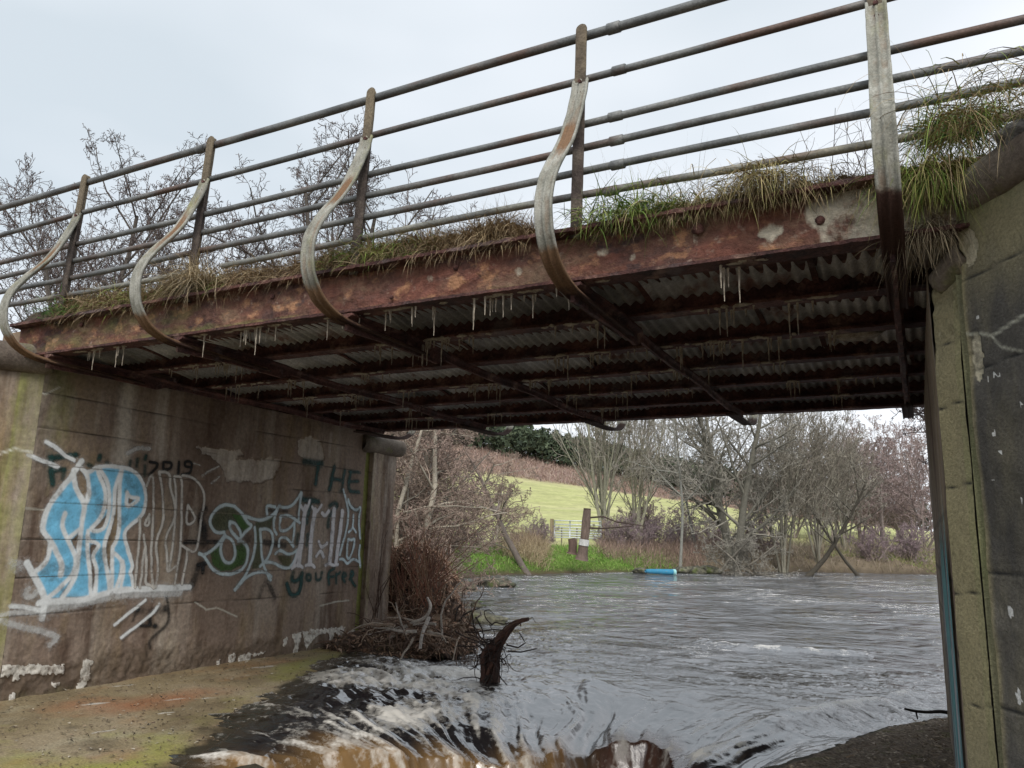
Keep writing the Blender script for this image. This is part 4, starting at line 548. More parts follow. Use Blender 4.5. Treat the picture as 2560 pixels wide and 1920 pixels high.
# ---------------------------------------------------------------- ground, aprons, river
def at(px,dist):
    """point on the ground plan seen at column px of the 2560 px wide photograph, dist metres away"""
    v=fw+rt*(px-1280)/FPX-upv*(1350-960)/FPX; v=v[:2]/np.hypot(*v[:2]); return v*dist
RIV=[(-7.1,-40),(-7.1,8.6),(-6.5,9.6),(-6.4,11.2),(-8.0,13.6),(-10.6,16.5),(-13.2,20),(-15.3,24),(-16.6,28),(-16.9,31),(-15.6,36),(-13.6,42.5),(-11,47.5),(-7,53),(.6,60),(15,70),(60,84),(60,62),(24,52),(12,42),(6,30),(3.2,20),(1.6,13),(.13,9.6),(.13,-40)]
RIV=np.array(RIV)
U=np.array([-.42,.9075]); W_=np.array([.9075,.42])
def hill(x,y):
    a=x*U[0]+y*U[1]; b=x*W_[0]+y*W_[1]
    h=.085*np.clip(a-60,0,60)+.14*np.clip(a-120,0,60)+.20*np.clip(a-180,0,60)+.07*np.clip(a-240,0,600)
    s=np.clip(1-.0085*(b+6),.12,1.15)
    return h*s
def terr(x,y,fine=True):
    P=np.stack([x,y],1); d=seg_dist(P,RIV,True); ins=inside(P,RIV); sd_=np.where(ins,-d,d)
    n1=fbm(np.c_[P,0*x],.25,4,500); n2=fbm(np.c_[P,0*x],1.3,4,501)
    hb=1.0+.7*np.exp(-((np.hypot(x+13,y-17))/7)**2)
    z=np.where(sd_>0,hb*(1-np.exp(-sd_/(.9+.8*n1)))*(.75+.5*n2)+.012*np.clip(sd_,0,40),np.maximum(sd_*.45,-1.2))
    z=z+hill(x,y)+.25*(n1-.5)*sstep(3,10,sd_)
    # road embankments behind both abutments
    e=sstep(-7.25,-8.4,x)*sstep(1.0,4.0,y)*sstep(13.0,9.0,y)*sstep(-60,-30,x); z=np.maximum(z,3.3*e-.2*(e==0))
    e=sstep(.9,2.2,x)*sstep(.2,3.6,y)*sstep(13,9.2,y); z=np.maximum(z,3.2*e-1.3*(e==0))
    return z,sd_
gx=np.concatenate([np.arange(-1500,-240,90),np.arange(-240,-60,6),np.arange(-60,-30,1.2),np.arange(-30,14,.35),np.arange(14,60,2.5),np.arange(60,240,10),np.arange(240,1501,90)])
gy=np.concatenate([np.arange(-900,-60,80),np.arange(-60,-4,5),np.arange(-4,20,.35),np.arange(20,70,.7),np.arange(70,330,4),np.arange(330,1600,80)])
Yg,Xg=np.meshgrid(gy,gx,indexing='ij'); x_,y_=Xg.ravel(),Yg.ravel(); z_,sd_=terr(x_,y_)
z_=np.where((x_>-7.35)&(x_<1.2)&(y_<9.2),np.minimum(z_,-.6),z_)
a_=x_*U[0]+y_*U[1]; b_=x_*W_[0]+y_*W_[1]; n1=fbm(np.stack([x_,y_,0*x_],1),.12,4,510); n2=fbm(np.stack([x_,y_,0*x_],1),.9,4,511)
col=np.array([[.13,.095,.055]])*np.ones((len(x_),1))
def mixc(c,m,k): return c*(1-m[:,None])+np.array(k)*m[:,None]
col=mixc(col,sstep(-3,2,b_+20+10*(n1-.5))*sstep(40,48,a_)*sstep(66,58,a_),(.12,.2,.035)); lush=sstep(-.27,-.31,x_/np.maximum(y_,1))
field=sstep(54,60,a_+8*(n1-.5))*sstep(184,178,a_+14*(n1-.5)); col=mixc(col,field,(.44,.45,.19)); col=mixc(col,field*sstep(.45,.7,n2)*.5,(.40,.38,.19)); col=mixc(col,field*sstep(165,182,a_)*.6,(.48,.43,.24))
tus=sstep(.55,.75,fbm(np.stack([x_,y_,0*x_],1),.45,4,515)); col=mixc(col,field*tus*.55,(.30,.33,.11)); col=mixc(col,field*sstep(.5,.8,fbm(np.stack([x_*.3,y_,0*x_],1),.25,3,516))*.5,(.50,.46,.26))
br_=sstep(178,186,a_+14*(n1-.5)); col=mixc(col,br_,(.30,.21,.17)); col=mixc(col,br_*sstep(.4,.65,n2)*.6,(.30,.2,.13)); col=mixc(col,sstep(232,240,a_+6*(n1-.5)),(.05,.055,.03))
bank=(1-sstep(2.5,6,sd_))*sstep(.05,.3,sd_); leaf=np.exp(-((np.hypot(x_+12,y_-14))/7)**2)
col=mixc(col,(1-lush)*(a_<70)*1.,(.16,.125,.085)); col=mixc(col,bank*(1-leaf)*lush*sstep(19,26,y_)*.8,(.11,.2,.03)); col=mixc(col,np.clip(leaf*1.3,0,1),(.22,.14,.095)); col=mixc(col,bank*sstep(0.35,.1,z_)*.7,(.04,.03,.02))
col=mixc(col,sstep(.2,-.2,z_)*1.0,(.03,.02,.012))
gd=obj('ground',mesh('ground',np.stack([x_,y_,z_],1),gridF(len(gy),len(gx)),M_ground,True,None,col),kind='structure')
# left apron
xa=np.arange(-7.12,-3.0,.03); ya=np.arange(1.0,9.6,.035); Yg,Xg=np.meshgrid(ya,xa,indexing='ij'); P=np.stack([Xg.ravel(),Yg.ravel(),0*Xg.ravel()],1)
n1=fbm(P,1.2,5,600); n2=fbm(P,9,4,601)
P[:,2]=.2-.1*(P[:,0]+7.1)+.03*(n1-.5)+.010*(n2-.5)-.02*np.clip(1-np.abs(P[:,0]+7.0-.05*(P[:,1]-6)-.1*(n1-.5)-(.14 if 1 else 0))/.02,0,1)*(P[:,1]>6)
xe=-5.07-(P[:,1]-5)*.42; u=P[:,0]-xe; P[:,2]-=np.clip(u-.35,0,9)*.6
fade=np.exp(-((P[:,0]+6.2)/.5)**2)
rusty=.75*np.exp(-((P[:,0]+6.35)/.28)**2-((P[:,1]-5.4)/.9)**2)+.45*np.exp(-((P[:,0]+6.7)/.25)**2-((P[:,1]-4.6)/.4)**2)+.5*np.exp(-((P[:,0]+6.95)/.12)**2)*sstep(7,8.2,P[:,1])
mo=.52*sstep(5.0,4.1,P[:,1])*sstep(.35,.6,n1)+.34*np.exp(-((u+.55)/.3)**2)+.35*sstep(6.2,7.4,P[:,1])*sstep(-6.9,-6.6,P[:,0])
wet=sstep(-.42,-.02,u+.8*(n1-.5)+.1*(n2-.5))*.95+.5*np.exp(-((P[:,0]+5.7)/.2)**2-((P[:,1]-4.1)/.2)**2)+.5*np.exp(-((P[:,0]+6.15)/.12)**2-((P[:,1]-4.25)/.15)**2)
sc=np.zeros(len(P))
for (x,y,l_,w_) in ((-6.6,4.75,.16,.03),(-6.3,5.35,.13,.025),(-6.15,5.6,.10,.02),(-6.0,5.0,.1,.02),(-6.75,6.9,.2,.05),(-5.9,4.35,.14,.03),(-6.95,5.3,.2,.025)):
    dx=P[:,0]-x;dy=P[:,1]-y; sc=np.maximum(sc,.7*np.exp(-((dy*.85+dx*.3)/l_)**2-((dx*.95-dy*.25)/w_)**2))
obj('apron',mesh('apron',P,gridF(len(ya),len(xa)),M_apron,True,dict(rusty=rusty,moss=mo,wet=wet,scuff=sc)),kind='structure')
xa=np.arange(-2.4,1.4,.03); ya=np.arange(-4,9.75,.04); Yg,Xg=np.meshgrid(ya,xa,indexing='ij'); P=np.stack([Xg.ravel(),Yg.ravel(),0*Xg.ravel()],1)
n1=fbm(P,1.6,5,610); n2=fbm(P,14,4,611); xe=np.interp(P[:,1],[-4,5,6.7,7.6,8.54,9.34,9.7],[-1.7,-1.35,-1.06,-.73,-.46,-.02,.3])+.25*(n1-.5); u=P[:,0]-xe
P[:,2]=np.where(u>0,.085*u,.4*u)+.035*(n2-.5)+.03*(fbm(P,30,3,613)-.5)+.01
obj('apron',mesh('apron',P,gridF(len(ya),len(xa)),M_apron2,True,dict(wet=sstep(.10,-.05,u)*.7)),kind='structure')
# river surface
LIP=np.array([(-4.7,3.0),(-4.65,4.6),(-4.4,5.25),(-4.15,5.65),(-3.95,6.0),(-3.6,6.35),(-3.35,6.5),(-3.2,6.9),(-3.05,7.3),(-2.8,7.65),(-2.5,7.8),(-2.25,7.6),(-2.05,7.1),(-1.93,6.5),(-1.8,5.8),(-1.75,4.8),(-1.8,3)])
HOLE=np.concatenate([LIP,[(-2,-6),(-4.75,-6)]])
ry=[1.0]; 
while ry[-1]<96: ry.append(ry[-1]+ (.022 if ry[-1]<3.5 else .017 if 4.2<ry[-1]<9 else .028 if ry[-1]<15 else ry[-1]*.0045))
ry=np.array(ry); NC=430; fr=np.linspace(0,1,NC)
xl=np.interp(ry,[0,9.4,9.6,15,24,32,60,96],[-7.08,-7.08,-7.6,-12.5,-17.5,-19,-19,-19]); xr=np.interp(ry,[0,9.6,20,35,60,96],[.13,.13,4,9,40,70])
Xg=xl[:,None]+(xr-xl)[:,None]*fr[None]; Yg=np.repeat(ry[:,None],NC,1); x_,y_=Xg.ravel(),Yg.ravel(); P=np.stack([x_,y_],1); P3=np.c_[P,0*x_]
near=y_<11
sdl=np.full(len(x_),-9.); dd=seg_dist(P[near],LIP); ii=inside(P[near],HOLE); sdl[near]=np.where(ii,dd,-dd)
# coordinate along the lip for streaks : angle round the notch centre
ang=np.arctan2(x_+2.5,y_-5.6); nf=sstep(-2.4,-.7,sdl)
r1=fbm(P3,2.0,5,700); r2=fbm(P3,7,5,701); r3_=fbm(P3*[1,.6,1],.55,4,702); rid=1-np.abs(2*fbm(P3,3.3,5,703)-1)
rid2=1-np.abs(2*fbm(P3*[.6,1.6,1],1.4,5,704)-1)
wq=.6*fbm(P3,1.5,3,715); st=fbm(np.stack([ang*8+wq*3,sdl*.8,0*x_],1),1,5,705); st2=fbm(np.stack([ang*26+wq*8,sdl*1.3,0*x_+3],1),1,4,706)
tur=np.exp(-(np.hypot((x_+5.3)/1.2,(y_-7.3)/1.6))**2)+.35*np.exp(-(np.hypot((x_+4.5)/.4,(y_-7.2)/.6))**2)
rap=np.clip(sstep(15.5,11,y_)*.55+sstep(8.8,7,y_)*.3,0,1)
z=.010*(r2-.5)*sstep(40,14,y_)+.055*(rid2-.6)*sstep(30,14,y_)*.5+(1-.8*nf)*rap*(.06*(rid-.72)+.05*(r1-.5)+.02*(1-np.abs(2*r2-1)-.7))+nf*(.10*(st-.5)+.034*(st2-.5)+.020*(fbm(np.stack([ang*60+wq*14,sdl*2.0,0*x_+3],1),1,3,717)-.5))+sstep(12,20,y_)*.045*(fbm(P3*[.8,2.0,1],1.1,3,716)-.5)+tur*(.07*(rid-.6)+.07*(r2-.5)+.05+.03*(fbm(P3,18,3,709)-.5))
def crest(pts,w,h):
    d=seg_dist(P,np.array(pts)); return h*np.exp(-(d/w)**2)
cl1=[(-3.4,13.8),(-2.9,13.45),(-2.3,13.5),(-1.7,13.75),(-1.0,13.9)]; cl2=[(-1.9,7.35),(-1.5,8.1),(-1.1,8.7),(-.6,9.5),(-.2,10.6)]; cl3=[(-3.5,8.9),(-3.3,8.2),(-3.25,7.6),(-3.4,7.0)]; cl4=[(-2.5,9.3),(-2.45,8.6),(-2.6,8.0)]
z+=crest(cl1,.22,.07)*(.6+.8*r2)+crest(cl2,.22,.09)*(.4+r1)+crest(cl3,.25,.05)*(.6+.8*r1)+crest(cl4,.25,.04)*(.6+.8*r1)-crest([(p[0]+.35,p[1]-.35) for p in cl2],.25,.05)
z+=(1-.7*nf)*sstep(16,12,y_)*(.022*(1-np.abs(2*fbm(P3*[1.0,.7,1],13,3,710)-1)-.7)+.010*(fbm(P3*[1,.8,1],24,3,711)-.5))*np.clip(.35+1.3*(r3_-.35),0.15,1)
# draw-down and fall
dn=sstep(-1.7,0,sdl); wx=.12+.88*sstep(-4.8,-3.3,x_); z+=-.30*wx*dn**1.6+dn*(.075*(st-.5)+.03*(st2-.5))
ins=sdl>0; z=np.where(ins,-.30*wx-1.2*(1-np.exp(-np.clip(sdl,0,9)/.55))+.10*(st-.5)+.05*(st2-.5)+.06*(r2-.5),z)
shelf=np.clip(1-np.abs(np.hypot((x_+3.4)/.9,(y_-5.2)/.7)),0,1)
z+=.14*np.exp(-(((x_+6.2)/.8)**2+((y_-7.9)/1.0)**2))+.07*np.exp(-(((x_+5.5)/.5)**2+((y_-6.6)/1.2)**2))
uu=x_-(-5.07-(y_-5)*.42); az=.2-.1*(x_+7.1)-.6*np.clip(uu-.35,0,9); m_=(uu>-.12)&(x_<-3.8)&(y_<8.5)&~ins; z=np.where(m_,np.maximum(z,az+.022+.035*(r2-.5)+.012*(st2-.5)),z)
# colour and foam
dark=np.array([.014,.013,.015]); C=np.ones((len(x_),3))*dark
fall=sstep(-.35,.15,sdl+.5*(st-.5)); gold=sstep(-2.85,-3.3,x_+.3*(st-.5))
tea=np.array([.065,.022,.009])*(.4+1.1*st2[:,None]); gl=np.array([.26,.15,.055])*(.45+1.1*st2[:,None])
tc_=tea*(1-gold[:,None])+gl*gold[:,None]; C=C*(1-fall[:,None])+tc_*fall[:,None]
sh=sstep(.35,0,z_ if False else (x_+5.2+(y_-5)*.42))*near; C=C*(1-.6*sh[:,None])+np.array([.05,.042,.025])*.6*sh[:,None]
foam=np.zeros(len(x_))
foam+=.55*crest(cl1,.20,1)*sstep(.42,.62,fbm(P3*[1,1.6,1],5,4,712))+.30*crest([(-3.6,13.0),(-3.0,12.4),(-3.1,11.9)],.25,1)+.5*crest(cl2,.12,1)*sstep(.4,.6,r1+.08)+.22*rap*sstep(.80,.95,rid)
foam+=nf*(1-fall)*.16*sstep(.56,.70,st2)*sstep(.42,.58,st)+.50*tur*sstep(.36,.60,r1+.10)+.5*np.exp(-((x_+5.0)/.35)**2-((y_-8.6)/.5)**2)+.35*np.exp(-((x_+4.5)/.28)**2-((y_-6.4)/.9)**2)
foam+=fall*(.15*sstep(.5,.72,st)+.24*np.exp(-((x_+3.35)/.2)**2)*sstep(-.1,.2,sdl)+.5*sstep(-.95,-1.2,z)+.16*sstep(.55,.7,st2))
foam+=.25*dn*(1-fall)*sstep(.62,.75,st2); foam+=.12*np.exp(-((sdl+.15)/.25)**2)*sstep(.5,.7,st)
ED=sstep(.25,0,np.abs(x_-.05))*0
foam=np.clip(foam+.03,0,.95)
wob=obj('river',mesh('river',np.stack([x_,y_,z],1),gridF(len(ry),NC),M_water,True,dict(foam=foam,gloss=(1-.75*fall)*(1-.25*nf),chop=(.35+.9*sstep(8,13,y_)+1.2*sstep(14,30,y_))*(.5+1.0*sstep(.35,.65,r3_))*(1-.6*nf)),C),kind='structure')
# ---------------------------------------------------------------- plants
def blades(B,D,Ln,wd,droop,col,r,seg=4):
    """ribbons: B base (n,3), D unit dir (n,3), Ln length, wd width, droop amount"""
    n=len(B); t=np.linspace(0,1,seg+1); g=np.array([0,0,-1.])
    T_=D[:,None]+g*(droop[:,None]*t*2.2)[...,None]; T_=T_/np.linalg.norm(T_,axis=2,keepdims=True)
    P=B[:,None]+np.cumsum(T_*np.r_[0,np.ones(seg)][None,:,None],1)*(Ln/seg)[:,None,None]
    sd=np.cross(D,g)+r.normal(0,.35,(n,3)); sd/=np.linalg.norm(sd,axis=1,keepdims=True)+1e-9
    w_=wd[:,None]*(1-t**1.6*.92)[None]; A=P-sd[:,None]*w_[...,None]*.5; Bq=P+sd[:,None]*w_[...,None]*.5
    V=np.stack([A,Bq],2).reshape(-1,3); i=(np.arange(n)*(seg+1)*2)[:,None]+(np.arange(seg)*2)[None]
    F=np.stack([i,i+1,i+3,i+2],-1).reshape(-1,4); C=np.repeat(col,(seg+1)*2,0)
    return V,F,C
def pal(n,cols,r,j=.2):
    c=np.array(cols)[r.integers(0,len(cols),n)]; return np.clip(c*(1+r.normal(0,j,(n,1))),.003,1)
YL_=[(.20,.24,.07),(.26,.27,.10)]
DRY=[(.34,.25,.14),(.26,.19,.10),(.42,.33,.2),(.20,.13,.08)]; GRN=[(.10,.19,.03),(.16,.26,.05),(.22,.28,.07),(.07,.13,.03)]
def unit(v): return v/np.linalg.norm(v,axis=1,keepdims=True)
def blade_obj(name,parts,mat_=M_grass,**k):
    V=[];F=[];C=[];n=0
    for v,f,c in parts: V.append(v);F.append(f+n);C.append(c);n+=len(v)
    return obj(name,mesh(name,np.concatenate(V),np.concatenate(F),mat_,False,None,np.concatenate(C)),**k)
r=np.random.default_rng(21)
def edge_blades(n,x0,x1,cols,out,Lm,dr,ys=.14,dens=None,wd=.004,up=.5):
    x=r.uniform(x0,x1,n)
    if dens is not None: x=x[r.random(n)<dens(x)]
    n=len(x); y=4.02+np.abs(r.normal(0,ys,n)); B=np.stack([x,y,0*x],1); B[:,2]=soilz(B)-.01
    D=unit(np.stack([r.normal(0,.55,n),r.normal(-out,.5,n),np.abs(r.normal(up,.3,n))],1))
    return blades(B,D,np.abs(r.normal(Lm,Lm*.35,n))+.03,r.uniform(.6,1.4,n)*wd,np.abs(r.normal(dr,.3,n)),pal(n,cols,r),r)
cl=lambda x:.25+.75*sstep(.42,.58,fbm(np.stack([x,0*x,0*x],1),1.6,3,800))
left=lambda x:cl(x)*sstep(-2.05,-2.35,x)
pp=[edge_blades(15000,-6.8,-2.0,DRY,.35,.17,.6,.17,lambda x:.35+.65*cl(x),up=.4),edge_blades(900,-6.8,-2.0,DRY,.9,.13,1,.03,lambda x:cl(x),up=.25),edge_blades(4200,-6.8,-1.8,GRN+YL_,.4,.11,.55,.14,lambda x:sstep(.5,.62,fbm(np.stack([x,0*x,0*x],1),2.2,3,801)),up=.55),
 edge_blades(1500,-1.75,-.2,DRY,.8,.16,.8,.12,lambda x:.4*cl(x)),edge_blades(3800,-1.2,-.28,DRY+YL_,.3,.12,.8,.16,up=.35),edge_blades(500,-1.6,.2,DRY,.0,.35,.15,.25,lambda x:.4*cl(x),.0022,up=1.2)]
pp+=[edge_blades(7000,-6.8,-2.0,DRY,.25,.16,.25,.17,lambda x:.4+.6*cl(x),up=.05),edge_blades(4200,-1.7,.1,DRY+[(.12,.08,.05)],.35,.13,.6,.14,lambda x:.25+.75*cl(x+3),up=.05)]
blade_obj('deck_grass',pp,kind='stuff')
def tuft(name,label,c,n,cols,Lm,out,dr,spread,up=.6,wd=.005,yb=0):
    n=int(n*1.35); B=np.stack([r.normal(c[0],spread*1.35,n),r.normal(c[1],spread*.9,n),r.normal(c[2],spread*.3,n)],1)
    D=unit(np.stack([r.normal(0,.85,n),r.normal(-out,.5,n),np.abs(r.normal(up,.4,n))],1))
    V,F,C=blades(B-np.array(c),D,np.abs(r.normal(Lm,Lm*.35,n))+.02,r.uniform(.5,1.5,n)*wd,np.abs(r.normal(dr,.35,n)),pal(n,cols,r),r,6)
    return obj(name,mesh(name,V,F,M_grass,False,None,C),loc=c,label=label,cat='grass tuft')
YLG=[(.22,.30,.06),(.30,.32,.10),(.36,.30,.14),(.15,.22,.04)]
tuft('grass_tuft','bright green grass tuft on the deck edge right of the tallest bow bracket',(-1.36,4.08,3.56),900,GRN+YLG,.2,.5,.75,.12,.6)
tuft('grass_tuft','small green grass tuft around the post behind the middle bow bracket',(-3.3,4.12,3.60),420,YLG,.16,.4,.7,.09,.6)
tuft('grass_tuft','low vivid green moss tuft at the far left end of the deck',(-6.72,4.1,3.56),900,[(.05,.16,.02),(.08,.2,.03)],.07,.3,.6,.13,.7,.004)
tuft('grass_tuft','green and straw tuft near the second post from the left',(-6.1,4.15,3.58),500,YLG+DRY,.15,.4,.6,.16,.6)
tuft('grass_tuft','dry straw clump hanging over the rusty girder left of the rightmost bracket',(-.62,3.99,3.60),700,[(.42,.33,.18),(.36,.30,.14),(.28,.26,.1),(.16,.12,.07)],.22,.5,1.0,.09,.25,.0045)
tuft('grass_tuft','pale upright straw clump against the second bow bracket',(-4.98,4.0,3.62),380,[(.45,.37,.24),(.36,.28,.17)],.34,.45,.55,.07,.7,.0035)
c0=CR+dR*.20+nR*.03
tuft('grass_tuft','long green and straw tuft hanging from the coping of the right abutment',(c0[0]-.02,c0[1],3.46),1500,[(.24,.32,.06),(.34,.33,.1),(.42,.35,.16),(.16,.26,.05),(.3,.22,.13)],.25,.35,1.1,.075,.45,.005)
tuft('grass_tuft','dry root fringe dangling beneath the right hanging tuft',(c0[0]-.09,c0[1]+.05,3.22),420,[(.22,.17,.11),(.3,.25,.16)],.24,.2,1.3,.05,.1,.003)
c1=CR+dR*.34-nR*.12
tuft('grass_tuft','dark green arching grass tuft behind the lowest rail at right',(c1[0]-.12,c1[1]+.1,3.74),900,[(.06,.15,.03),(.10,.2,.05),(.26,.22,.09)],.22,.1,.9,.06,.7,.005)
tuft('grass_tuft','thin straw trailing across the broken concrete on the right parapet',(*(CR+dR*.62+nR*.05),3.62),500,DRY+YLG,.3,.2,1.0,.16,.3,.004)
# wispy seed stalks on the deck
st_=thing('dry_stalks','thin leafless weed stalks standing on the deck behind the rails','weed',(-.25,4.3,3.6))
m=MB()
for k in range(16):
    x=r.uniform(-.5,0) if k<8 else r.uniform(-1.2,-.5); L_=r.uniform(.2,.62) if k<8 else r.uniform(.2,.4); p=np.array([x,4.35+r.normal(0,.05),3.55]); d=np.array([r.normal(0,.1),r.normal(0,.1),1]); P=[p]
    for q in range(7): d=d+r.normal(0,.07,3); P.append(P[-1]+d*L_/7)
    m.tube(P,np.linspace(.0026,.0012,8),4,(.13,.09,.07))
    for q in range(5):
        b=P[3+q%4]; dd=r.normal(0,1,3); dd[2]=abs(dd[2])+.6; dd/=np.linalg.norm(dd); m.tube([b,b+dd*.04,b+dd*.08+r.normal(0,.01,3)],[.0016,.0013,.001],3,(.13,.09,.07))
part('stem',m,M_wood,st_,usecol=True)
# ---- trees
class Tree:
    def __init__(s,seed,H=8,trunk_r=.14,n1=10,n2=6,n3=5,n4=4,lean=(0,0),wob=.16,crown0=.25,ang=(35,65),stems=1,spread=.12,up=.12,lenr=(.55,.5,.5,.55),curl=.25,tw=.012,K=(9,7,6,5,4)):
        s.r=np.random.default_rng(seed); s.L=[[],[],[],[],[]]; s.p=dict(n=(n1,n2,n3,n4),wob=wob,c0=crown0,ang=ang,up=up,lenr=lenr,curl=curl,tw=tw,K=K)
        for k in range(stems):
            d=np.array([lean[0]+s.r.normal(0,spread),lean[1]+s.r.normal(0,spread),1.]); d/=np.linalg.norm(d)
            s.branch(np.array([s.r.normal(0,.12*(stems>1)),s.r.normal(0,.12*(stems>1)),-.3]),d,H*s.r.uniform(.8,1.05) if stems>1 else H,trunk_r*(s.r.uniform(.6,1) if stems>1 else 1),0)
    def branch(s,p,d,L,rad,lv):
        q=s.p; r=s.r; K=q['K'][lv]; P=np.empty((K,3)); P[0]=p; dirs=[d]; stp=L/(K-1); wb=q['wob']*(1 if lv<2 else 1.5)+ (q['curl'] if lv>=2 else 0)
        for i in range(1,K):
            d=d+r.normal(0,wb,3)*.6+np.array([0,0,q['up']*(1 if lv<3 else .4)]); d=d/math.sqrt(d@d); P[i]=P[i-1]+d*stp; dirs.append(d)
        end=.35 if lv<2 else .5; R_=np.maximum(rad*np.linspace(1,end,K),q['tw']); 
        if lv==0: R_[0]*=1.3
        s.L[lv].append((P,R_))
        if lv>=4 or (lv>0 and q['n'][min(lv,3)]==0): return
        n=q['n'][lv]; c0=q['c0'] if lv==0 else .12
        for k in range(n):
            t=c0+(1-c0)*(k+r.random())/n; t=min(t,.99); f=t*(K-1); i=int(f); b=P[i]+(P[min(i+1,K-1)]-P[i])*(f-i); dd=dirs[min(i+1,K-1)]
            a=math.radians(r.uniform(*q['ang'])); v=r.normal(0,1,3); v-=v@dd*dd; v/=math.sqrt(v@v); nd=dd*math.cos(a)+v*math.sin(a)
            s.branch(b,nd,L*q['lenr'][lv]*(1.05-.55*t)*r.uniform(.7,1.2),max(rad*(1-.6*t)*.5,q['tw']),lv+1)
    def meshes(s,name,mt,c1,c2,jit=.25):
        out=[]
        for nm,lvs,c,sd in (('trunk',(0,1),c1,(8,5)),('crown',(2,3,4),c2,(4,3,3))):
            V=[];F=[];C=[];n=0
            for lv,S in zip(lvs,sd):
                if not s.L[lv]: continue
                P=np.stack([a for a,b in s.L[lv]]); Rd=np.stack([b for a,b in s.L[lv]]); v,f=tubes(P,Rd,S); V.append(v);F.append(f+n);n+=len(v)
                m_=np.repeat(s.r.normal(1,jit,len(P)),P.shape[1]*S)[:,None]; C.append(np.clip(np.array(c)*m_,.01,.7))
            out.append((nm,mesh(nm,np.concatenate(V),np.concatenate(F),mt,nm=='trunk',None,np.concatenate(C))) if V else None)
        return [o for o in out if o]
GREY=(.3,.29,.26); TW=(.26,.23,.21); BRN=(.15,.115,.09); PUR=(.17,.125,.12); RED=(.17,.10,.08)
T={}
def mk(name,c1,c2,**k): T[name]=Tree(**k).meshes(name,M_bark,c1,c2)
def put(tname,kind,label,xy,z=None,rot=0,s=1,group=None):
    zz=terr(np.array([xy[0]]),np.array([xy[1]]))[0][0] if z is None else z
    t=thing(kind,label,'tree',(xy[0],xy[1],max(zz,-.1)),group,(0,0,rot),s)
    for nm,me in T[tname]: obj(nm,me,t)
    return t
# behind the deck, upper left
mk('tallA',(.10,.088,.075),(.12,.095,.088),seed=31,H=10.6,trunk_r=.13,n1=13,n2=9,n3=6,n4=4,stems=2,spread=.16,crown0=.3,ang=(25,50),wob=.12,up=.10,curl=.22,tw=.0075)
mk('tallB',(.10,.088,.075),(.12,.095,.088),seed=37,H=12.5,trunk_r=.17,n1=15,n2=9,n3=6,n4=5,stems=1,crown0=.35,ang=(35,65),wob=.14,up=.06,curl=.36,tw=.0078)
mk('tallC',(.10,.088,.075),(.12,.095,.088),seed=44,H=12,trunk_r=.15,n1=13,n2=8,n3=6,n4=4,stems=2,spread=.14,crown0=.35,ang=(30,55),wob=.14,up=.08,curl=.3,tw=.0075)
put('tallA','bare_tree','leafless tree behind the railing at the far left edge of the sky',at(90,22),.3,.4,.80)
put('tallA','bare_tree','thin leafless tree rising behind the second bow bracket from the left',at(395,24),.2,2.2,.86)
put('tallB','bare_tree','dense leafless tree behind the railing between second and third bow brackets',at(735,24),.6,1.0,.98)
put('tallC','bare_tree','leafless tree behind the rails just right of the middle bow bracket',at(1030,23),.6,.6,.93)
put('tallB','bare_tree','leafless tree filling in behind the rails left of the middle post',at(860,27),.6,3.6,1.02)
put('tallA','bare_tree','slender leafless tree between the two leftmost bow brackets',at(250,26),.5,4.0,.92)
put('tallB','bare_tree','spreading leafless tree behind the leftmost bow bracket',at(185,26),.3,5.1,.92)
put('tallC','bare_tree','fine-twigged leafless tree behind the straw clump at the second bow bracket',at(560,27),.3,3.0,.95)
put('tallA','bare_tree','small leafless crown behind the rails right of the middle bow bracket',at(930,24),.3,5.5,.92)
# tangled trees on the left bank seen through the opening
mk('tangle',(.28,.25,.2),(.29,.225,.18),seed=51,H=5.5,trunk_r=.11,n1=13,n2=8,n3=6,n4=4,stems=3,spread=.45,crown0=.1,ang=(40,85),wob=.22,up=-.02,curl=.5,tw=.0065)
mk('tangle2',(.30,.27,.22),(.32,.24,.2),seed=52,H=4.8,trunk_r=.09,n1=12,n2=8,n3=6,n4=4,stems=3,spread=.55,crown0=.08,ang=(40,90),wob=.24,up=-.03,curl=.55,tw=.0065)
for k,(px,d,rot,s_,tn,lb) in enumerate([(1010,17,0,1.0,'tangle','tangled grey willow close behind the far left pilaster'),(1090,20,1.7,1.05,'tangle2','tangled brown willow second from the far left pilaster'),(1095,27,3.1,.95,'tangle','sprawling willow on the left bank beneath the bridge edge'),(1222,42,4.4,.95,'tangle2','low bushy willow left of the leaning dark tree'),(1130,38,5.2,1.35,'tangle2','background willow between the left bank thickets'),(1040,27,2.6,1.4,'tangle','tall background willow behind the far left pilaster'),(1105,17.5,.9,.5,'tangle2','small twiggy shrub overhanging the left bank water')]):
    put(tn,'willow',lb,at(px,d),None,rot,s_)
mk('leaner',(.17,.14,.12),(.22,.17,.14),seed=61,H=6.2,trunk_r=.17,n1=9,n2=6,n3=5,n4=3,lean=(-.45,.0),wob=.14,crown0=.45,ang=(40,75),up=.0,curl=.4,tw=.009)
put('leaner','leaning_tree','dark leaning tree in front of the yellow field, left of the gate',at(1330,37),None,.15,1.05)
mk('poplar',(.28,.27,.21),(.30,.27,.23),seed=62,H=15,trunk_r=.17,n1=14,n2=6,n3=5,n4=2,stems=5,spread=.11,crown0=.15,ang=(18,40),wob=.06,up=.10,curl=.15,tw=.014)
put('poplar','bare_tree','tall many-stemmed pale tree behind the metal gate',at(1515,62),None,0,.98)
put('poplar','bare_tree','second many-stemmed tree right of the gate in the field edge',at(1590,66),None,2.2,.85)
